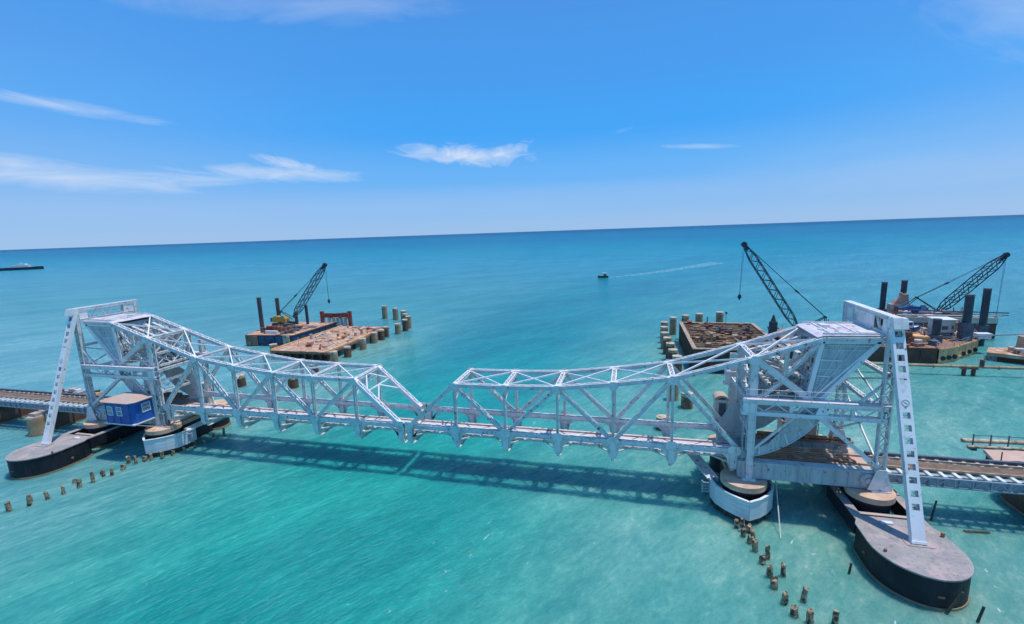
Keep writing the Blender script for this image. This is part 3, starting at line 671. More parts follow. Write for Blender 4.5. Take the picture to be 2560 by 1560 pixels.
# ------------------------------------------------------------------ blue control cabin on the left tower
def cabin():
    t = thing('control_cabin', 'blue weatherboard cabin with rusty tin roof hung on the left tower', 'cabin', (-36.9, -1.6, 4.2))
    x0, x1, y0, y1, z0, z1 = -38.6, -33.95, -3.4, -.9, 4.5, 7.15
    b = MB()
    pl = [(x0, y0+.3), (x0+.5, y0), (x1-.4, y0), (x1, y0+.4), (x1, y1+.0), (x0, y1)]
    b.prism([(u, v) for u, v in pl][::1], z0, z1, 'xy'); wl = b.build('wall', bluep, t)
    b = MB()
    for k in range(8): b.box(x0+.45, x1-.38, y0-.015, y0, z0+.15+.32*k, z0+.17+.32*k)
    for x in (x0+.52, x0+1.55, x0+2.65, x1-.45): b.box(x-.03, x+.03, y0-.03, y0, z0, z1)
    b.build('boarding', navy, wl)
    def window(cx_, face, w_=.62, h_=.85, zc=5.65):
        f = MB(); g = MB()
        if face == 'y':
            for a, c_ in ((cx_-w_/2, cx_-w_/2+.09), (cx_+w_/2-.09, cx_+w_/2)): f.box(a, c_, y0-.06, y0-.002, zc-h_/2, zc+h_/2)
            for a in (zc-h_/2, zc+h_/2-.09, zc-.03): f.box(cx_-w_/2+.09, cx_+w_/2-.09, y0-.06, y0-.002, a, a+.09)
            g.box(cx_-w_/2+.08, cx_+w_/2-.08, y0-.03, y0-.001, zc-h_/2+.05, zc+h_/2-.05)
        else:
            X_ = x1
            for a in (cx_-w_/2, cx_+w_/2-.09): f.box(X_+.002, X_+.06, a, a+.09, zc-h_/2, zc+h_/2)
            for a in (zc-h_/2, zc+h_/2-.09, zc-.03): f.box(X_+.002, X_+.06, cx_-w_/2+.09, cx_+w_/2-.09, a, a+.09)
            g.box(X_+.001, X_+.03, cx_-w_/2+.08, cx_+w_/2-.08, zc-h_/2+.05, zc+h_/2-.05)
        o = f.build('window_frame', winw, t); g.build('pane', glass, o)
    window(-37.4, 'y', .86, 1.15, 6.05); window(-35.95, 'y', .86, 1.15, 6.05); window(-1.75, 'x', 1.05, 1.15, 6.15)
    b = MB(); e = .35; cxr, cyr = (x0+x1)/2, (y0+y1)/2
    rim = [(x0-e, y0+.1), (x0+.3, y0-e), (x1-.2, y0-e), (x1+e, y0+.2), (x1+e, y1+.7), (x0-e, y1+.7)]
    n = len(rim); vs = [(u, v, z1) for u, v in rim]+[(u, v, z1+.08) for u, v in rim]+[(cxr-.9, cyr+.4, z1+.5), (cxr+.9, cyr+.4, z1+.5)]
    fs = [tuple(range(n))[::-1]]+[(i, (i+1) % n, n+(i+1) % n, n+i) for i in range(n)]
    ap = [0, 0, 1, 1, 1, 0]
    for i in range(n):
        j = (i+1) % n; a, c = 2*n+ap[i], 2*n+ap[j]
        fs.append((n+i, n+j, a) if a == c else (n+i, n+j, c, a))
    b.add(vs, fs); b.build('roof', roofm, t)
    b = MB(); b.box(x0-.1, x1+.1, y0-.1, TN-.2, z0-.14, z0); b.bar((x0+.3, y0+.2, z0-.14), (x0+.3, TN, 3.0), .12, .12); b.bar((x1-.3, y0+.2, z0-.14), (x1-.3, TN, 3.0), .12, .12)
    b.build('support_frame', steel, t)
cabin()

# cream machinery housing on the far side of the right tower, and a small shed on the far walkway
t = thing('machinery_housing', 'cream rust-topped machinery housing behind the front posts of the right tower', 'machine housing', (32.5, 5.9, 5.6))
b = MB(); b.box(31.8, 33.0, 5.3, 6.5, 5.6, 8.3); b.build('housing_body', cream, t)
b = MB()
for k in range(9):
    a0, a1 = pi*k/9, pi*(k+1)/9
    b.hexa([(32.4+.68*cos(a0), 5.2, 8.3+.5*sin(a0)), (32.4+.68*cos(a1), 5.2, 8.3+.5*sin(a1)), (32.4+.4*cos(a1), 5.2, 8.3+.3*sin(a1)), (32.4+.4*cos(a0), 5.2, 8.3+.3*sin(a0)),
            (32.4+.68*cos(a0), 6.6, 8.3+.5*sin(a0)), (32.4+.68*cos(a1), 6.6, 8.3+.5*sin(a1)), (32.4+.4*cos(a1), 6.6, 8.3+.3*sin(a1)), (32.4+.4*cos(a0), 6.6, 8.3+.3*sin(a0))])
b.build('curved_hood', roofm, t)
b = MB(); b.box(32.15, 32.8, 5.25, 5.295, 6.0, 8.0); b.build('dark_door', darkst, t)
b = MB(); b.box(31.5, 33.4, 5.2, 6.9, 5.4, 5.6); b.cyl((32.4, 5.9, 2.5), (32.4, 5.9, 5.4), .3); b.build('bracket', steel, t)
t = thing('platform_shed', 'small pinkish shed with dark peaked roof behind the right track girder', 'shed', (40.4, 8.6, 3.4))
b = MB(); b.box(38.8, 42.0, 8.0, 9.6, 3.4, 5.4); b.build('wall', pink, t)
b = MB(); b.prism([(7.8, 5.4), (9.8, 5.4), (8.8, 6.3)], 39.0, 41.6, 'yz'); b.build('roof', darkst, t)
b = MB()
for x in (38.9, 40.0, 41.0, 42.0): b.cyl((x, 7.7, 3.4), (x, 7.7, 5.5), .05, n=8)
b.cyl((38.9, 7.7, 5.45), (42, 7.7, 5.45), .05, n=8); b.build('posts', greyp, t)
b = MB(); b.box(37.5, 43.2, 7.4, 10, 3.1, 3.4); b.cyl((39, 9, -1), (39, 9, 3.1), .3); b.cyl((42, 9, -1), (42, 9, 3.1), .3); b.build('staging', rustdeck, t)

# ------------------------------------------------------------------ approach spans
def span(x0, x1, sg, label):
    t = thing('approach_span', label, 'bridge span', (sg*(x0+x1)/2, 2.5, 3.3), 'plate girder approach spans')
    for y in (1.3, 3.3):
        b = MB(sg); b.box(x0, x1, y-.03, y+.03, 3.1, 4.05); b.box(x0, x1, y-.2, y+.2, 4.05, 4.1); b.box(x0, x1, y-.2, y+.2, 3.05, 3.1)
        k = x0+.3
        while k < x1: b.box(k-.03, k+.03, y-.18, y-.03, 3.1, 4.05); k += 1.1
        b.build('girder', greyp, t)
    b = MB(sg)                                        # lattice side walkway
    b.box(x0, x1, .62, .72, 4.06, 4.16); b.box(x0, x1, .62, .72, 3.3, 3.38)
    k = x0+.2; n = 0
    while k < x1-.6:
        b.box(k-.04, k+.04, .60, .7, 3.38, 4.06); b.bar((k, .66, 3.4), (k+.62, .66, 4.05), .04, .06); b.bar((k+.62, .66, 4.05), (k+1.24, .66, 3.4), .04, .06); k += 1.24; n += 1
    b.build('side_lattice', greyp, t)
    k = x0+.5
    while k < x1:
        b = MB(sg); b.box(k-.14, k+.14, .72, 3.9, 4.1, 4.262); b.build('sleeper', whitef, t); k += 1.0
    for y in (1.66, 3.34):
        b = MB(sg); b.box(x0-.02, x1+.02, y-.06, y+.06, 4.26, 4.44); b.build('rail', railm, t)
    b = MB(sg); b.box(x0, x1, 1.9, 3.1, 4.266, 4.32); b.build('track_boards', trackb, t)
    b = MB(sg); b.box(x0, x1, 3.95, 4.2, 4.05, 4.5); b.build('cable_trough', darkst, t)
span(44.6, 57.0, 1, 'approach span next to the right tower, grey lattice side and white sleepers')
span(57.05, 69.4, 1, 'approach span running out of the right edge beyond the dark pier')
span(44.6, 57.0, -1, 'approach span between the left tower and the sandy pier')
span(57.05, 69.4, -1, 'second approach span left of the left tower, beyond the sandy pier')
span(69.45, 82.0, -1, 'approach span at the left edge, farthest from the left tower')
def nose_pier(x, sg, label, m, r=1.9, y0=-1.2, y1=5.2):
    t = thing('approach_pier', label, 'pier', (sg*x, 2.5, 0), 'piers of the approach spans')
    n = 12; pts = [(x+r*cos(pi+pi*i/n), y0+r*sin(pi+pi*i/n)) for i in range(n+1)]+[(x+r*cos(pi*i/n), y1+r*sin(pi*i/n)) for i in range(n+1)]
    b = MB(sg); b.prism(pts[::-1], -1, 2.6, 'xy'); b.build('pier_body', m, t)
    q = [(x+(u-x)*1.08, v*1.04) for u, v in pts]
    b = MB(sg); b.prism(q[::-1], 2.6, 3.04, 'xy'); b.build('pier_cap', capstone if m is sand else m, t)
    b = MB(sg); b.prism([(x+(u-x)*1.03, v*1.02) for u, v in pts][::-1], -.4, .2, 'xy'); b.build('tide_band', stainy, t)
nose_pier(58.6, 1, 'dark stained pier at the right edge under the approach track', darkhull, 2.1)
nose_pier(57.0, -1, 'dark pier wall behind the round sandy pier left of the left tower', darkhull, .8, 2.2)
t = thing('round_pier', 'round sandy brick pier beside the left sloping strut, under the track edge', 'pier', (-57.1, .1, 0))
b = MB(); b.cyl((-57.1, .1, -1), (-57.1, .1, 2.5), 1.12, 1.0, n=26, jit=.02, rings=4); b.build('pier_drum', sand, t)
b = MB(); b.cyl((-57.1, .1, 2.5), (-57.1, .1, 2.62), .9, n=26); b.box(-57.7, -56.5, -.3, 1.2, 2.62, 3.05); b.build('bearing_block', concrete, t)
b = MB(); b.cyl((-57.1, .1, -.5), (-57.1, .1, .25), 1.16, n=26); b.build('tide_band', stainy, t)
nose_pier(69.4, -1, 'dark brown pier at the left edge under the track', darkhull, 1.9, .6)
nose_pier(82.0, -1, 'dark pier just outside the left edge', darkhull, 1.9)

# ------------------------------------------------------------------ timber pile stubs in two rows
def stub(seed, h, r):
    random.seed(seed); b = MB(); n = 9; vs = []; fs = []; rings = 6
    for k in range(rings+1):
        z = -.9+(h+.9)*k/rings; rr = r*(1.05-.22*k/rings)
        ox, oy = random.uniform(-.02, .02), random.uniform(-.02, .02)
        for i in range(n):
            a = 2*pi*i/n; q = rr*(1+random.uniform(-.14, .14)); vs.append((ox+q*cos(a), oy+q*sin(a), z+(random.uniform(-.12, .1) if k == rings else 0)))
    for k in range(rings):
        for i in range(n): j = (i+1) % n; fs.append((k*n+i, k*n+j, (k+1)*n+j, (k+1)*n+i))
    fs.append(tuple(range(rings*n, rings*n+n))); b.add(vs, fs); return b
PROTO = []
for s_, h_, r_ in ((1, .95, .26), (2, 1.15, .22), (3, .7, .28)):
    b = stub(s_, h_, r_); me = b
    PROTO.append((s_, me))
random.seed(5)
ordn = ['first', 'second', 'third', 'fourth', 'fifth', 'sixth', 'seventh', 'eighth', 'ninth', 'tenth', 'eleventh', 'twelfth', 'thirteenth', 'fourteenth', 'fifteenth', 'sixteenth', 'seventeenth', 'eighteenth', 'nineteenth', 'twentieth', 'twenty-first', 'twenty-second', 'twenty-third']
Lp = [(-36.39, -14.47), (-35.48, -13.37), (-36.2, -12.9), (-35.02, -12.12), (-34.52, -11.01), (-35.91, -9.14), (-34.31, -9.71), (-33.96, -8.54), (-34.9, -7.0), (-34.23, -7.33), (-33.35, -7.04), (-33.62, -5.64), (-34.63, -4.29), (-33.5, -4.3), (-33.05, -3.55), (-32.6, -3.15), (-31.6, -2.6), (-31.0, -1.7), (-30.5, -.6), (-30.2, .6), (-30.1, 1.8), (-29.8, 3.0), (-29.6, 4.4)]
Rp = [(32.43, -3.3), (32.85, -3.7), (33.3, -3.75), (32.69, -4.4), (33.38, -4.9), (33.04, -5.2), (33.22, -6.1), (33.91, -6.9), (33.4, -7.5), (33.55, -8.9), (34.5, -8.6), (33.52, -10.0), (33.79, -11.38), (35.08, -10.92), (34.08, -12.38), (34.86, -12.82), (36.38, -12.56)]
protos = []
for pts, where, grp in ((Lp, 'from the left in the row past the left caisson', 'timber pile stubs of the left row'),
                        (Rp, 'from the white fender in the row at bottom right', 'timber pile stubs of the right row')):
    for i, (x, y) in enumerate(pts):
        k = i % 3; lab = f'{ordn[i]} pile stub {where}'
        if len(protos) < 3:
            o = one('timber_pile', PROTO[k][1], wood, lab, 'timber pile', (0, 0, 0), grp); o.location = (x, y, 0); protos.append(o)
        else:
            o = protos[k].copy(); COL.objects.link(o); o.location = (x, y, 0); tag(o, lab, 'timber pile', grp)
        o.rotation_euler = (random.uniform(-.08, .08), random.uniform(-.08, .08), random.uniform(0, 6))
        sc = random.uniform(.72, .95) if pts is Lp else random.uniform(.75, .98); o.scale = (sc, sc, sc*random.uniform(.85, 1.15))
for (x, y, h, lean, lab) in ((48.58, 1.0, 1.9, (.1, .08), 'thin dark post leaning in the water right of the right sloping strut'), (45.15, -10.5, 1.2, (.05, .15), 'thin dark post in the water below the right caisson nose'),
                            (43.6, -10.15, 1.9, (.25, .3), 'dark post leaning against the nose of the right caisson'), (39.2, -7.4, .9, (0, .1), 'short dark stake in the water left of the right caisson'), (41.0, -1.6, .0, (0, 0), '')):
    if h == 0: continue
    b = MB(); b.cyl((0, 0, -.8), (lean[0], 0, h), .1, .07, 8, .1, 3); o = one('mooring_post', b, wooddark, lab, 'post', (0, 0, 0)); o.location = (x, y, 0); o.rotation_euler = (0, lean[1], 0)
b = MB(); b.cyl((-.9, 0, .02), (.9, .15, .08), .12, .09, 8, .1, 4); one('floating_log', b, wooddark, 'dark log floating near the right edge beyond the caisson', 'log', (0, 0, 0)).location = (51.2, -.2, 0)
b = MB(); b.cyl((36.3, .6, 3.0), (35.6, -4.1, .02), .045, n=8); one('hanging_rope', b, cream, 'pale mooring rope hanging from the right fender into the water', 'rope', (36.3, .6, 3.0))

# ------------------------------------------------------------------ lattice crane
def lattice(b, p, q, w_, nose=.3, n=None, chord=.10):
    p = Vector(p); q = Vector(q); d = q-p; L = d.length; d.normalize(); a = Vector((0, 1, 0)); a = (a-d*a.dot(d)).normalized(); c = d.cross(a)
    n = n or int(L/1.1)
    def wd(t): return w_*min(1, .25+t*5, nose+(1-t)*4.5)
    for i in range(n):
        t0, t1 = i/n, (i+1)/n; P0, P1 = p+d*L*t0, p+d*L*t1; w0, w1 = wd(t0)/2, wd(t1)/2
        for sa, sc in ((1, 1), (1, -1), (-1, -1), (-1, 1)): b.bar(P0+a*sa*w0+c*sc*w0, P1+a*sa*w1+c*sc*w1, chord*1.6, chord*1.6)
        s = 1 if i % 2 else -1
        for sc in (1, -1):
            b.bar(P0+a*s*w0+c*sc*w0, P1-a*s*w1+c*sc*w1, chord, chord); b.bar(P0+c*s*w0+a*sc*w0, P1-c*s*w1+a*sc*w1, chord, chord)
def crane(label, base, foot, tip, apex, mb, mboom, hook=None, w_=1.1, body=2.2, yaw=1):
    t = thing('crawler_crane', label, 'crane', base)
    bx, by, bz = base
    for dy in (-1.5, 1.1):
        b = MB()
        b.prism([(bx-2.2, bz+.05), (bx+2.2, bz+.05), (bx+2.5, bz+.45), (bx+2.2, bz+.85), (bx-2.2, bz+.85), (bx-2.5, bz+.45)], by+dy-.25, by+dy+.45); b.build('crawler_track', blackst, t)
    b = MB(); b.cyl((bx, by, bz+.6), (bx, by, bz+1.05), 1.0); b.build('slewing_ring', blackst, t)
    b = MB(); s = yaw
    b.prism([(bx-s*2.6, bz+1.05), (bx+s*1.5, bz+1.05), (bx+s*1.5, bz+2.0), (bx+s*.5, bz+2.5), (bx-s*1.6, bz+2.7), (bx-s*2.6, bz+2.3)], by-1.2, by+.6); b.build('engine_house', mb, t)
    b = MB(); b.prism([(bx+s*.4, bz+1.05), (bx+s*1.9, bz+1.05), (bx+s*1.8, bz+2.1), (bx+s*1.3, bz+2.9), (bx+s*.5, bz+2.9)], by-1.5, by-1.22); b.build('cab_side', mb, t)
    b = MB(); b.box(bx+s*.6, bx+s*1.5, by-1.55, by-1.505, bz+1.9, bz+2.7); b.build('cab_window', glass, t)
    b = MB(); b.box(min(bx-s*3.3, bx-s*2.62), max(bx-s*3.3, bx-s*2.62), by-1.1, by+.5, bz+1.1, bz+2.2); b.build('counterweight', darkst, t)
    b = MB(); lattice(b, foot, tip, w_); bo = b.build('boom', mboom, t)
    b = MB(); tp = Vector(tip); dd = (tp-Vector(foot)).normalized(); b.bar(tp-dd*1.3, tp+dd*.5, .5, .6); b.cyl(tp+Vector((0, -.35, 0)), tp+Vector((0, .35, 0)), .5, n=14); b.build('boom_head', blackst, bo)
    b = MB()
    for dy in (-.6, .6): b.bar((foot[0], foot[1]+dy, bz+1.8), (apex[0], apex[1]+dy*.5, apex[2]), .14, .14); b.bar((bx-s*2, by+dy, bz+2.2), (apex[0], apex[1]+dy*.5, apex[2]), .12, .12)
    b.bar((apex[0], apex[1]-.5, apex[2]), (apex[0], apex[1]+.5, apex[2]), .3, .3); b.build('gantry', blackst, t)
    b = MB(); mid = Vector(apex).lerp(tp, .35)
    for dy in (-.25, .25):
        b.cyl(Vector(apex)+Vector((0, dy, 0)), mid+Vector((0, dy, 0)), .06, n=6); b.cyl(mid+Vector((0, dy, 0)), tp+Vector((0, dy, .2)), .035, n=6)
    b.bar(mid-(tp-mid)*.03, mid+(tp-mid)*.03, .5, .25); b.build('pendant_ropes', blackst, t)
    if hook:
        b = MB(); h = Vector(hook)
        for k in (-.12, .12): b.cyl(tp+Vector((k, 0, 0)), h+Vector((k*.4, 0, .3)), .025, n=6)
        b.build('hoist_rope', blackst, t)
        b = MB(); b.cyl(h+Vector((0, 0, -.35)), h+Vector((0, 0, .35)), .38, .25, n=12); b.cyl(h+Vector((0, 0, -.8)), h+Vector((0, 0, -.35)), .08, .2, n=8); b.build('hook_block', blackst, t)
    return t

# ------------------------------------------------------------------ left works: barge, crane, platform, piles
def hullthing(name, label, pts, z0, z1, m, mdeck, group=None):
    ms = tan if m is tan else darkhull
    c = (sum(p[0] for p in pts)/len(pts), sum(p[1] for p in pts)/len(pts), 0)
    t = thing(name, label, 'barge', c, group)
    b = MB(); b.prism(pts, z0, z1, 'xy'); b.build('hull', m, t)
    b = MB(); q = [(c[0]+(x-c[0])*.985, c[1]+(y-c[1])*.985) for x, y in pts]; b.prism(q, z1, z1+.05, 'xy'); b.build('deck', mdeck, t)
    b = MB(); n = len(pts)
    for i in range(n):
        p, q = pts[i], pts[(i+1) % n]; b.bar((*p, z1-.1), (*q, z1-.1), .25, .22, (0, 0, 1)); b.bar((*p, .55), (*q, .55), .2, .14, (0, 0, 1))
        L = sqrt((q[0]-p[0])**2+(q[1]-p[1])**2); k = int(L/2.2)
        for j in range(1, k): f = j/k; b.box(p[0]+(q[0]-p[0])*f-.12, p[0]+(q[0]-p[0])*f+.12, p[1]+(q[1]-p[1])*f-.12, p[1]+(q[1]-p[1])*f+.12, .6, z1-.2)
    b.build('rubbing_strake', ms, t)
    b = MB()
    for i in range(n):
        p, q = pts[i], pts[(i+1) % n]; L = sqrt((q[0]-p[0])**2+(q[1]-p[1])**2); k = max(2, int(L/1.8))
        if random.random() < .35: continue
        for j in range(k): f = (j+.5)/k; x, y = p[0]+(q[0]-p[0])*f, p[1]+(q[1]-p[1])*f; b.cyl((x, y, z1), (x+random.uniform(-.05, .05), y, z1+1.0), .04, n=6)
        for h in (.55, .98): b.bar((*p, z1+h), (*q, z1+h), .035, .035, (0, 0, 1))
    if b.v: b.build('deck_railing', greyp, t)
    b = MB()
    for i in range(n):
        p, q = pts[i], pts[(i+1) % n]
        for f in (.2, .5, .8): x, y = p[0]+(q[0]-p[0])*f, p[1]+(q[1]-p[1])*f; b.cyl((x, y-.25, .9), (x, y+.02, .9), .42, n=12)
    b.build('tyre_fenders', blackst, t)
    return t
bl = hullthing('work_barge', 'dark blue and rusty barge with yellow crane behind the left platform', [(-69.2, 49.6), (-56.2, 50.6), (-55.6, 67.5), (-74.5, 66.0)], -1, 2.65, hull_b, rustdeck)
b = MB(); b.box(-69.3, -65.9, 49.5, 49.75, .1, 2.45); b.build('rusty_bow_plates', rust, bl)
b = MB(); b.box(-64.8, -61.4, 51.2, 51.8, 2.7, 3.5); b.build('white_bulwark', whitef, bl)
b = MB(); b.box(-58.8, -57.1, 50.0, 50.55, .6, 2.6); b.build('grey_fender_block', pilew, bl)
def clutter(place, x0, x1, y0, y1, z, n, seed, mats_, big=1.0):
    """loose gear lying about: every piece is a thing of its own"""
    rr = random.Random(seed); protos_ = {}
    for i in range(n):
        x, y = rr.uniform(x0, x1), rr.uniform(y0, y1); m_ = mats_[rr.randrange(len(mats_))]
        kind = ('crate', 'steel_pipe', 'drum')[(rr.random() > .45)+(rr.random() > .6) if rr.random() > .2 else 0]
        key = (kind, m_.name); s_ = rr.uniform(.6, 1.25)*big
        if key not in protos_:
            b = MB()
            if kind == 'crate':
                b.box(-.55, .55, -.4, .4, .05, .55); b.box(-.6, .6, -.45, .45, .5, .6); b.box(-.5, -.3, -.43, .43, 0, .05); b.box(.3, .5, -.43, .43, 0, .05)
                for q in (-.45, 0, .45): b.box(q-.05, q+.05, -.45, -.401, .05, .5)
            elif kind == 'steel_pipe': b.cyl((-1.5, 0, .14), (1.5, 0, .14), .13, n=10); b.cyl((-1.5, 0, .14), (-1.4, 0, .14), .19, n=10); b.cyl((1.4, 0, .14), (1.5, 0, .14), .19, n=10)
            else:
                b.cyl((0, 0, 0), (0, 0, .95), .31, n=14)
                for q in (.0, .32, .64, .92): b.cyl((0, 0, q), (0, 0, q+.04), .33, n=14)
            o = b.build(kind, m_); protos_[key] = o
        else: o = protos_[key].copy(); COL.objects.link(o)
        o.location = (x, y, z+.01); o.rotation_euler = (0, 0, rr.uniform(0, 3.14)); o.scale = (s_*rr.uniform(.7, 1.4), s_, s_*rr.uniform(.6, 1.5))
        col = m_.name.replace('_', ' ').replace(' paint', '').replace(' deck', '').replace(' interior steel', ' steel')
        tag(o, f'{col} {kind.replace("_", " ")} among the loose gear on {place}', {'crate': 'crate', 'steel_pipe': 'pipe', 'drum': 'drum'}[kind], f'{kind.replace("_", " ")}s lying on {place}')
def gear(place, x0, x1, y0, y1, z, n, seed, mats_):
    """taller machinery: winches, generator boxes, pipe racks"""
    rr = random.Random(seed)
    for i in range(n):
        x, y = rr.uniform(x0, x1), rr.uniform(y0, y1); m_ = mats_[rr.randrange(len(mats_))]; h = rr.uniform(1.0, 2.2); L = rr.uniform(1.2, 2.6)
        t = thing('deck_machine', None, 'machine', (x, y, z), f'machines on {place}')
        t['label'] = f'{["", "tall "][h > 1.6]}{m_.name.replace("_", " ").replace(" paint", "").replace(" interior", "")} machine, {ordn[i]} on {place}'
        b = MB(); b.box(x-L/2, x+L/2, y-.6, y+.6, z+.2, z+h); b.box(x-L/2+.1, x+L/2-.1, y-.5, y+.5, z+h, z+h+.1)
        for q in (-.3, 0, .3): b.box(x+q*L-.04, x+q*L+.04, y-.65, y-.601, z+.3, z+h-.1)
        b.build('casing', m_, t)
        b = MB(); b.cyl((x-L/2-.5, y-.5, z+.6), (x-L/2-.5, y+.5, z+.6), .45, n=14); b.cyl((x-L/2-.5, y-.62, z+.6), (x-L/2-.5, y-.5, z+.6), .6, n=14); b.cyl((x-L/2-.5, y+.5, z+.6), (x-L/2-.5, y+.62, z+.6), .6, n=14); b.build('winch_drum', rust, t)
        b = MB(); b.box(x-L/2-1.1, x+L/2+.1, y-.65, y+.65, z, z+.2); b.build('skid', darkst, t)
        b = MB(); b.cyl((x+L/4, y, z+h), (x+L/4, y, z+h+.9), .08, n=8); b.build('exhaust', blackst, t)
gear('the blue barge', -66.5, -58.5, 53.5, 60.5, 2.7, 6, 71, [rust, darkst, cream, greyp, redm])
clutter('the blue barge', -68, -57, 51.5, 60, 2.7, 34, 3, [rust, darkst, cream, greyp, redm])
for (x, y, top, m, r, lab) in ((-69.2, 55.2, 11.3, legr, .5, 'tall red-brown spud, leftmost on the blue barge'), (-72.4, 65.0, 9.7, legr, .5, 'tall dark spud just behind the yellow crane'),
                              (-65.5, 63.6, 6.0, legm, .42, 'short dark spud right of the yellow crane'), (-62.2, 63.8, 8.0, legm, .38, 'thin dark spud right of the crane boom on the blue barge')):
    t = thing('spud_pile', lab, 'steel pile', (x, y, -1), 'spuds of the blue barge')
    b = MB(); b.cyl((x, y, -1), (x, y, top), r, n=18); b.build('pile_tube', m, t)
    b = MB(); b.cyl((x, y, top-.25), (x, y, top+.05), r*1.06, n=18); b.build('pile_collar', darkst, t)
crane('yellow crawler crane with dark lattice boom on the blue barge', (-68.2, 61.8, 2.7), (-64.9, 62, 5.0), (-53.6, 62, 18.9), (-69.0, 62, 6.5), yellow, boomblue, hook=(-53.5, 62, 9.5), w_=1.35)
t = thing('red_girder_frame', 'red rusty girder frame standing behind the left platform', 'girder', (-55, 66.5, 0))
b = MB(); b.member((-59.4, 66, 4.6), (-50.6, 67, 5.0), .5, 1.0); b.box(-59, -50.9, 66.3, 66.5, 4.2, 5.3)
for x in (-59, -56.2, -53.4, -51): b.box(x-.3, x+.3, 65.85, 66.2, 4.0, 5.4)
b.build('beam', redm, t)
for x, y in ((-59.2, 66.2), (-51.0, 66.9)):
    b = MB(); b.box(x-.4, x+.4, y-.4, y+.4, -1, 5.9); b.build('leg', redm, t)
b = MB()
for x in (-57.6, -56.3, -55, -53.8, -52.6): b.box(x-.45, x+.45, 67.0, 67.3, 2.2, 4.0)
b.box(-59, -51, 66.6, 67.6, 1.8, 2.2); b.build('pale_panels', greenp, t)

def plank_deck(t, x0, x1, y0, y1, z, seed, m, st=1.2):
    random.seed(seed); b = MB(); x = x0
    while x < x1-.01:
        y = y0
        while y < y1-.01:
            L = min(random.uniform(1.4, 3.0), y1-y); dz = random.uniform(0, .09)
            b.box(x+.02, min(x+st, x1)-.02, y+.02, y+L-.02, z, z+.06+dz); y += L
        x += st
    b.build('deck_plates', m, t)
t = thing('pile_platform', 'rusty orange decked platform on piles left of the channel', 'platform', (-45.5, 52, 0))
b = MB(); b.box(-52.6, -38.3, 39.2, 65, 1.45, 1.9); b.build('deck_frame', rust, t)
plank_deck(t, -52.6, -38.3, 39.2, 52.6, 1.9, 11, rustdeck); plank_deck(t, -52.6, -39.4, 52.6, 58.5, 1.9, 12, rustdeck); plank_deck(t, -53.4, -40.8, 58.5, 65.5, 1.9, 13, rustdeck)
for x in (-52.5, -38.5):
    b = MB(); b.box(x-.15, x+.15, 39.0, 58 if x > -40 else 65, 1.92, 2.3); b.build('edge_beam', tan, t)
b = MB()
for x in [-52+1.9*i for i in range(8)]: b = MB(); b.cyl((x, 39.8, -1), (x, 39.8, 1.45), .28, n=10); b.build('trestle_leg', darkhull, t)
for y in [43+3.6*i for i in range(5)]: b = MB(); b.cyl((-39.2, y, -1), (-39.2, y, 1.45), .3, n=10); b.build('trestle_leg', darkhull, t)
b = MB(); b.box(-52.4, -38.5, 40.3, 40.6, .4, 1.4); b.build('trestle_waler', darkhull, t)
clutter('the left pile platform', -51.5, -40, 42, 64, 2.02, 44, 21, [pink, tan, greyp, rust, redm, cream], .9)
b = MB()
for (x, y) in ((-44.0, 41.5), (-43, 46), (-49.3, 44.0), (-42, 60)): b.cyl((x, y, 1.9), (x, y, 3.9), .06, n=6)
b.build('thin_uprights', greyp, t)
def conc_pile(x, y, top, r, lab, grp, m=casing, cap=.5):
    t = thing('bored_pile', lab, 'pile', (x, y, -1), grp)
    b = MB(); b.cyl((x, y, -1), (x, y, top-min(cap, .55)), r, n=20); b.build('pile_casing', m, t)
    b = MB(); b.cyl((x, y, top-min(cap, .55)), (x, y, top), r*1.03, n=20); b.build('pile_head', pilew, t)
g = 'round piles along the left platform'
for i, (x, y, top, m) in enumerate(((-36.3, 38.4, 2.5, pilec), (-36.4, 43.3, 2.3, casing), (-36.8, 50.0, 2.5, pilec), (-37.4, 56.0, 2.6, pilec), (-37.4, 59.4, 2.6, casing), (-38.0, 62.6, 2.7, casing), (-36.6, 66.6, 2.7, pilec), (-36.2, 70.0, 3.2, casing), (-37.0, 73.6, 3.4, pilec))):
    conc_pile(x, y, top, .78, f'{ordn[i]} pale-headed pile from the near end, right edge of the left platform', g, m, .9 if m is pilec else .35)
for x, y, top, lab in ((-52.0, 87, 4.1, 'leftmost of the three pale piles standing beyond the left platform'), (-47.4, 85.5, 3.6, 'middle one of the pale piles standing beyond the left platform'), (-43.6, 83.5, 3.2, 'rightmost of the pale piles standing beyond the left platform'),
                       (-41.0, 79.5, 3.0, 'pale pile at the outer corner beyond the left platform, end of the long row')):
    conc_pile(x, y, top, .85, lab, g, pilec, 1.0)
conc_pile(-54.6, 42.2, 2.6, .8, 'pale-headed pile at the left near corner of the left platform', g, pilec, .6)
for x, y, lab in ((-34.0, 23.3, 'dark rusty pile seen through the left truss, nearest the channel'), (-35.5, 30.9, 'pile with pale head standing alone between left truss and left platform'),
                  (-47.2, 18.3, 'pale-headed pile seen through the truss right of the blue cabin'), (-44.5, 22.5, 'brown pile seen through the left truss near its second post')):
    conc_pile(x, y, 2.0, .85, lab, 'single piles behind the left truss', casing, .45)
t = thing('half_sunk_staging', 'cluttered pinkish staging in the water behind the left tower', 'staging', (-67, 10.5, 0))
b = MB(); b.box(-70.5, -63.5, 8.4, 12.8, -.6, 1.3); b.build('staging_hull', tan, t)
clutter('the staging behind the left tower', -70, -64.5, 8.8, 12.2, 1.3, 22, 5, [pink, redm, greyp, darkst, cream], 1.0)

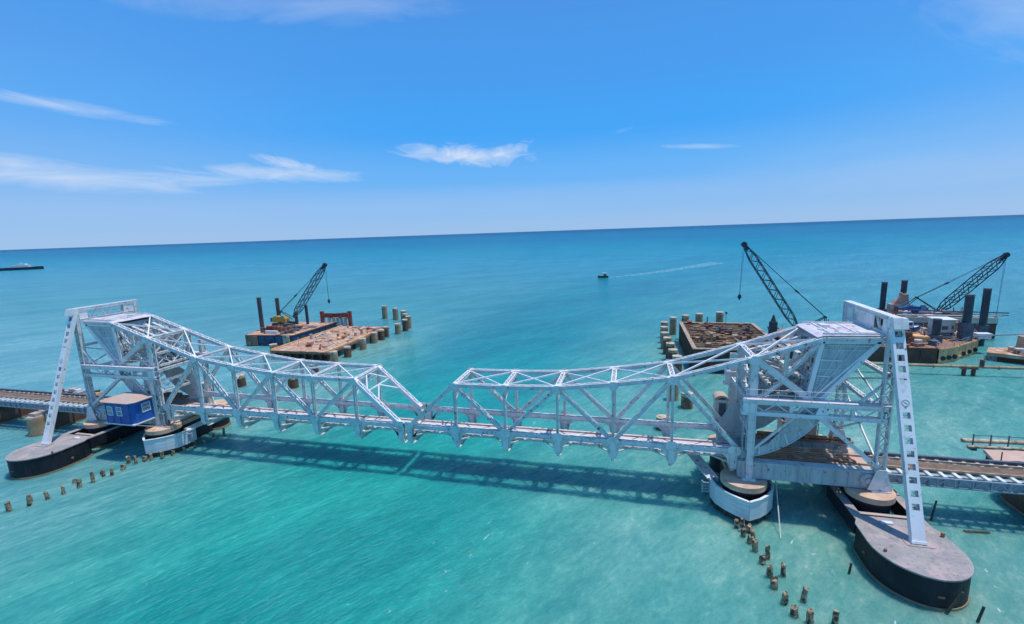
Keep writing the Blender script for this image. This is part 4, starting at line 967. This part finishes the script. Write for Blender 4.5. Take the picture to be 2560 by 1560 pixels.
# ------------------------------------------------------------------ right works
t = thing('cofferdam_platform', 'brown steel cofferdam platform with rebar-strewn top, behind the right truss', 'platform', (42, 54.5, 0))
b = MB(); x0, x1, y0, y1 = 34.3, 49.2, 41.8, 65.5
b.box(x0, x0+.35, y0, y1, -1, 4.2); b.box(x0+.35, x1, y0, y0+.35, -1, 4.2); b.box(x1-.35, x1, y0+.35, y1, -1, 4.2); b.box(x0+.35, x1-.35, y1-.35, y1, -1, 4.2)
y = y0+.6
while y < y1: b.box(x0-.14, x0, y, y+.5, -1, 4.0); y += 1.0
x = x0+.6
while x < x1-.5: b.box(x, x+.5, y0-.14, y0, -1, 4.0); x += 1.0
b.build('sheet_wall', darkhull, t)
b = MB(); b.box(x0-.2, x0+.5, y0-.2, y1+.2, 4.2, 4.4); b.box(x0+.5, x1+.2, y0-.2, y0+.5, 4.2, 4.4); b.box(x1-.5, x1+.2, y0+.5, y1, 4.2, 4.4); b.box(x0+.5, x1-.5, y1-.5, y1+.2, 4.2, 4.4); b.build('capping_beam', railm, t)
b = MB(); b.box(x0+.35, x1-.35, y0+.35, y1-.35, 2.8, 3.5); b.build('fill', trackb, t)
random.seed(31); b = MB(); b2 = MB()
for i in range(15):
    y = y0+1.2+i*1.5; b.box(x0+.5, x1-.5, y, y+.25, 3.9, 4.15)
for i in range(9):
    x = x0+1.3+i*1.6; b2.box(x, x+.2, y0+.6, y1-.6, 3.65, 3.88)
b.build('cross_beams', sand, t); b2.build('long_beams', mat('brown_beam', (.30, .22, .16), (.2, .14, .1), .85, 1.5), t)
clutter('the cofferdam platform', x0+1.5, x1-2, y0+1.5, y1-1.5, 4.15, 90, 8, [rust, railm, trackb, darkst, sand, casing], .95)
b = MB()
for i in range(60):
    x, y = random.uniform(x0+.8, x1-.8), random.uniform(y0+.8, y1-.8); b.cyl((x, y, 4.1), (x+random.uniform(-.1, .1), y, 4.9), .03, n=4)
b.cyl((43.7, 65, 4.2), (43.7, 65, 6.6), .05, n=6); b.box(43.5, 43.9, 64.9, 65.1, 6.4, 6.9); b.cyl((39.9, 65, 4.2), (39.9, 65, 5.8), .12, n=6); b.build('rebar_uprights', darkst, t)
g = 'round piles along the right cofferdam'
for i, (x, y, top) in enumerate(((31.5, 40.8, 3.2), (31.1, 44.9, 3.3), (31.0, 49.5, 3.4), (30.8, 54.2, 3.4), (30.6, 58.6, 3.5), (30.8, 64.0, 3.6), (31.2, 69.0, 3.7))):
    conc_pile(x, y, top, .82, f'{ordn[i]} pale-headed pile from the near end, left side of the cofferdam', g, pilec if i in (5, 6, 4) else casing, .6)
for x, y, top, lab in ((33.4, 72.5, 4.2, 'tall grey pile at the far left corner of the cofferdam'), (35.6, 67.6, 5.6, 'shorter grey pile behind the cofferdam, left one of three'), (38.8, 69.4, 5.7, 'middle grey pile behind the cofferdam'), (43.4, 70.5, 5.9, 'tallest grey pile behind the middle of the cofferdam')):
    conc_pile(x, y, top, .8, lab, g, pilec, 1.5)
conc_pile(31.4, 24.5, 2.2, .8, 'orange rusty pile seen under the right top chord, left of the tower', 'single piles behind the right truss', rust, .5)
conc_pile(29.8, 27.5, 3.4, .75, 'cream-headed pile behind the top chord joint left of the right tower', 'single piles behind the right truss', pilec, .9)
conc_pile(27.6, 16.5, 1.6, .8, 'short pale pile behind the right truss near its fifth post', 'single piles behind the right truss', casing, .3)

ba = hullthing('work_barge', 'long dark rusty barge right of the cofferdam, behind the right tower', [(52.5, 53.4), (76.3, 52.9), (80.5, 66.5), (53, 68)], -1, 2.75, darkhull, rust)
bb = hullthing('work_barge', 'tan weathered pontoon barge at the right, with angled side', [(76.5, 52.8), (80.7, 55.2), (82.4, 71.5), (78.0, 66.5)][:3]+[(80.7, 66.2)], -1, 2.7, tan, rust)
bc = hullthing('work_barge', 'tan pontoon with number-like marks right of the angled pontoon barge', [(81.3, 56.1), (87.4, 61.6), (91.5, 72), (83.4, 72)], -1, 2.7, tan, rust)
bd = hullthing('work_barge', 'far barge carrying the blue crane and orange winch house', [(79.5, 74.5), (98, 74.5), (100, 90), (78.5, 90)], -1, 3.2, darkhull, rust)
gear('the dark barge', 60, 75.5, 54.5, 65, 2.8, 23, 72, [rust, darkst, casing, redm, tan, orangep])
clutter('the dark barge', 56, 77, 54, 65, 2.8, 80, 14, [rust, darkst, tan, greyp, redm, cream], 1.3)
gear('the tan pontoon', 84.3, 89.0, 63.5, 70, 2.75, 6, 73, [rust, orangep, cream, darkst])
clutter('the tan pontoon', 83.5, 88, 61.5, 70, 2.75, 40, 15, [whitef, greyp, cream, pink, darkst], 1.2)
gear('the far barge', 81, 96, 75.5, 79, 3.25, 14, 74, [ darkst, greyp, rust, orangep])
clutter('the far barge', 81, 96, 75, 80, 3.25, 40, 16, [cream, pilew, darkst, greyp, rust, pink], 1.5)
b = MB(); b.box(81.5, 98, 74.2, 74.5, 3.3, 4.5); b.box(80.0, 98.6, 73.6, 74.1, 4.9, 5.05); b.build('pale_bulwark', cream, bd)
b = MB(); b.bar((79, 73.3, 6.3), (99, 73.3, 5.7), .18, .22); b.bar((79, 73.3, 5.6), (99, 73.3, 5.2), .1, .14); b.build('boom_rest_rail', darkst, bd)
for (x, y, top, base, m, r, lab) in ((84.1, 59.9, 11.4, 2.8, legm, .66, 'thick dark spud left of the white deckhouse, nearest of the tall ones at right'), (91.6, 68.0, 11.5, 2.7, legm, .6, 'tall dark spud farthest right'),
                               (85.9, 85, 11.3, 3, legr, .58, 'tall red-brown spud behind the orange winch house'), (81.9, 85, 10.9, 3, legm, .58, 'tall dark spud left of the orange winch house'), (78.3, 57.6, 7.2, 2.7, legm, .62, 'short dark blue spud on the angled pontoon')):
    rs = r*(1.15 if base < 2.8 and r > .8 and top < 8 else 1.25)
    t = thing('spud_pile', lab, 'steel pile', (x, y, -1), 'spuds of the right barges')
    b = MB(); b.cyl((x, y, -1), (x, y, top), r, n=18); b.build('pile_tube', m, t)
    b = MB(); b.box(x-r*1.2, x+r*1.2, y-r*1.2, y+r*1.2, base, base+(3.4 if 'nearest' in lab else 1.5)); b.build('spud_guide', darkst, t)
    b = MB(); b.cyl((x, y, top-.3), (x, y, top+.05), r*1.05, n=18); b.build('pile_collar', darkst, t)
t = thing('deckhouse', 'white deckhouse with dark openings between the dark spuds at right', 'deckhouse', (81.8, 62.5, 2.8))
b = MB(); b.box(80.3, 83.2, 61.2, 64, 2.8, 6.3); wl = b.build('wall', cream, t)
for x, z, w_ in ((80.8, 4.9, .4), (81.6, 4.8, .9), (82.8, 4.9, .3)):
    b = MB(); b.box(x-w_/2, x+w_/2, 61.14, 61.199, z-.35, z+.35); b.build('window', darkst, t)
b = MB(); b.box(80.7, 82.9, 61.1, 61.199, 3.2, 3.9); b.build('doorway', darkst, t)
b = MB(); b.box(80.0, 83.5, 60.9, 64.3, 6.3, 6.45); b.build('roof', whitef, t)
t = thing('orange_winch_house', 'orange and white winch house between two tall spuds on the far barge', 'winch house', (84, 83, 3.2))
b = MB(); b.box(82.4, 86.6, 82, 84, 3.2, 6.0); b.build('house_wall', orangep, t)
b = MB(); b.prism([(82.8, 6.0), (86.0, 6.0), (85.6, 7.6), (84.0, 7.8)], 82.2, 83.6); b.cyl((84.2, 82.6, 7.6), (84.2, 82.6, 8.7), .3); b.box(84.6, 85.6, 82.1, 83, 7.4, 8.4); b.build('engine_hood', orangep, t)
b = MB(); b.box(82.9, 83.6, 81.9, 81.99, 4.6, 5.6); b.box(84.6, 85.8, 81.9, 81.99, 4.5, 5.5); b.cyl((86.2, 81.5, 4.2), (86.2, 83, 4.2), .8); b.build('winch_drum', darkst, t)
crane('blue-bodied crawler crane with dark boom rising to the right edge', (86.9, 82, 3.2), (90.2, 80, 4.5), (101.4, 80, 17.2), (86.6, 81, 7.8), bluebt, blackst, hook=(101.2, 80, 3.4), w_=1.5)
crane('crawler crane with tall boom leaning left above the cofferdam, body hidden by the tower', (58.5, 58.0, 2.75), (55.6, 57.5, 4.6), (44.95, 57.5, 21.7), (60.2, 58.0, 7.3), redm, boomblue, hook=(44.6, 57.5, 11.4), w_=1.35, yaw=-1)
t = thing('dark_casing', 'dark pointed steel casing standing beside the leaning crane boom', 'steel pile', (50.7, 56, 0))
b = MB(); b.cyl((50.6, 56, -1), (50.6, 56, 6.6), .75, n=14); b.cyl((50.6, 56, 6.6), (50.6, 56, 8.0), .55, .1, n=10); b.build('casing_tube', legm, t)
b = MB(); b.box(49.7, 51.5, 55.6, 56.4, 5.2, 5.5); b.build('clamp', darkst, t)
# blue boat moored against the barge
def small_boat(name, label, loc, L, Wd, m, mi, rz, top=None):
    t = thing(name, label, 'boat', (0, 0, 0)); sec = 9; vs = []; fs = []
    for k in range(sec):
        f = k/(sec-1); x = -L/2+L*f; wv = Wd/2*min(1, .75+f*1.2)*(1-max(0, (f-.55)/.45)**2.0); sh = .25*f**3*L*.25
        vs += [(x, -wv, .9+sh), (x, -wv*.75, .1+sh*.4), (x, 0, -.15+sh*.6), (x, wv*.75, .1+sh*.4), (x, wv, .9+sh)]
    for k in range(sec-1):
        for j in range(4): a = k*5+j; fs.append((a, a+1, a+6, a+5))
    fs.append((0, 4, 3, 2, 1)); b = MB(); b.add(vs, fs)
    b.build('hull', m, t)
    vs = []; fs = []
    for k in range(sec):
        f = k/(sec-1); x = -L/2+L*f; wv = Wd/2*.9*min(1, .75+f*1.2)*(1-max(0, (f-.55)/.45)**2.0); sh = .25*f**3*L*.25
        vs += [(x, -wv, .62+sh*.8), (x, wv, .62+sh*.8)]
    for k in range(sec-1): fs.append((2*k, 2*k+2, 2*k+3, 2*k+1))
    b = MB(); b.add(vs, fs); b.build('thwarts_floor', mi, t)
    if top: top(t)
    t.location = loc; t.rotation_euler = (0, 0, rz); return t
def wheelh(t):
    b = MB(); b.prism([(-1.6, .7), (.9, .7), (.7, 2.0), (-1.4, 2.1)], -.8, .8); b.build('wheelhouse', whitef, t)
    b = MB(); b.box(-1.2, .4, -.86, -.81, 1.3, 1.8); b.build('wheelhouse_window', darkst, t)
small_boat('tender_boat', 'blue and white tender stowed on the barge beside the right strut', (77.0, 64.5, 3.4), 6.2, 2.4, bluebt, whitef, radians(20), wheelh)
def crew(t):
    b = MB(); b.prism([(-1.7, .6), (-.4, .6), (-.5, 1.9), (-1.6, 1.9)], -.6, .6); b.build('engine_box', darkst, t)
    b = MB(); b.cyl((.3, 0, .6), (.3, 0, 2.6), .06, n=8); b.box(-1.9, .4, -.8, .8, 2.5, 2.6); b.build('canopy', cream, t)
# boats out at sea, sized by their distance
small_boat('fishing_boat', 'small dark motor boat under way in mid channel, trailing a pale wake', (9.1, 207.5, 0), 5.6, 1.9, casing, cream, radians(200), crew)
b = MB(); random.seed(3); p0 = Vector((12.0, 208.2, .03)); vs = []; fs = []; N = 40
for k in range(N+1):
    f = k/N; x = 12+69*f; y = 208.3+93*f**1.25; wv = 1.1+5.0*f+random.uniform(-.4, .4)
    vs += [(x+wv*.6, y-wv, .035), (x-wv*.6, y+wv, .035)]
for k in range(N):
    fs.append((2*k, 2*k+2, 2*k+3, 2*k+1))
b.add(vs, fs)
wm = bpy.data.materials.new('wake_foam'); wm.use_nodes = True; tt = NT(wm.node_tree)
Pp = tt.n('ShaderNodeNewGeometry').outputs['Position']; pb = tt.n('ShaderNodeBsdfPrincipled'); tt.set(pb.inputs['Base Color'], (.34, .64, .72)); pb.inputs['Roughness'].default_value = .6
tt.set(pb.inputs['Alpha'], tt.m('MULTIPLY', tt.smooth(tt.noise(Pp, .5, 4), .25, .65), .42)); oo = tt.n('ShaderNodeOutputMaterial'); tt.t.links.new(pb.outputs[0], oo.inputs[0])
wk = b.build('wake', wm); wk['kind'] = 'stuff'; tag(wk, 'pale curving wake behind the small motor boat', 'wake')
t = thing('cargo_ship', 'distant dark ship with white superstructure near the horizon at left', 'ship', (-712, 366, 0))
for nm, m_, bxs in (('hull', blackst, ((-24, 14, -4, 4, -.5, 3.2),)), ('superstructure', whitef, ((-10, 8, -3, 3, 3.2, 6.0), (-4, 5, -2.5, 2.5, 6.0, 7.6))), ('barge_bow', blackst, ((-60, -30, -4, 4, -.5, 2.4),))):
    b = MB()
    for q in bxs: b.box(-712+q[0], -712+q[1], 366+q[2], 366+q[3], q[4], q[5])
    if nm == 'hull': b.prism([(-698, 362), (-690, 366), (-698, 370)], -.5, 3.6, 'xy')
    if nm == 'superstructure': b.cyl((-712, 366, 7.6), (-712, 366, 9.2), .4, n=8)
    b.build(nm, m_, t)
t.rotation_euler = (0, 0, radians(30))

# floating pipeline, pontoons and rafts at the right
t = thing('discharge_pipe', 'long yellowish pipe on posts in front of the right barges', 'pipe', (75, 46, 0))
b = MB(); b.cyl((57, 46, 1.45), (96, 46, 1.5), .22, n=12)
for k in range(9): x = 59+k*4.4; b.cyl((x-.08, 46, 1.45), (x+.08, 46, 1.45), .34, n=12)
b.build('pipe_run', sand, t)
for x in (76.4, 77.7, 66, 88):
    b = MB(); b.cyl((x, 46, -1), (x, 46, 1.3), .28, n=10); b.box(x-.5, x+.5, 45.6, 46.4, 1.1, 1.25); b.build('support_post', darkhull, t)
b = MB(); b.cyl((78.7, 46, 1.6), (78.7, 46, 2.7), .3, n=10); b.build('valve', redm, t)
t = thing('spoil_raft', 'pinkish cluttered raft with a round drum at the right edge', 'raft', (90.5, 54, 0))
b = MB(); b.prism([(85.5, 56.2), (90.5, 53), (97, 53), (97, 60), (88, 60)], .9, 1.5, 'xy'); b.build('raft_deck', rustdeck, t)
b = MB(); b.prism([(87, 56), (90.8, 53.8), (96, 53.8), (96, 59), (89, 59)], -.6, .9, 'xy'); b.build('raft_floats', darkhull, t)
b = MB(); b.cyl((91.2, 57, 1.5), (91.2, 57, 4.4), 1.0, .85, n=18); b.build('drum', rustdeck, t)
b = MB(); b.bar((84, 57, 4.2), (93.5, 57.2, 4.9), .12, .2); b.box(92.8, 93.8, 56.6, 57.8, 4.4, 5.6); b.build('drum_boom', greyp, t)
clutter('the spoil raft', 88.5, 95, 54.5, 59, 1.5, 24, 40, [pink, rust, darkst, cream], .9)
t = thing('railed_pontoon', 'pinkish decked pontoon with grey railing and pipe at the right edge', 'pontoon', (62.5, 10, 0))
b = MB(); b.prism([(57.2, 7.9), (70, 8.8), (70, 11.7), (58.0, 11.0)], 2.2, 2.5, 'xy'); b.build('deck', pink, t)
b = MB(); b.prism([(57.4, 8.1), (70, 9.0), (70, 11.6), (58.2, 10.9)], -.6, 2.2, 'xy'); b.build('float', darkhull, t)
b = MB(); b.cyl((56.9, 12.3, 2.75), (70, 12.9, 2.9), .22, n=12); b.cyl((57, 11.6, 2.4), (70, 12.2, 2.5), .15, n=12); b.build('pipes', pilew, t)
b = MB()
for k in range(9):
    x = 57.6+1.5*k; y = 11.9+.05*k; b.cyl((x, y, 2.2), (x, y, 3.7), .06, n=8); b.box(x-.25, x+.25, y-.3, y+.3, 2.0, 2.35)
b.cyl((57.6, 11.9, 3.55), (70, 12.3, 3.55), .04, n=6); b.cyl((57.6, 8.1, 2.5), (57.6, 8.1, 3.6), .05, n=6); b.build('railing', darkst, t)

# drop helper keys
for o in bpy.data.objects:
    if '_o' in o.keys(): del o['_o']
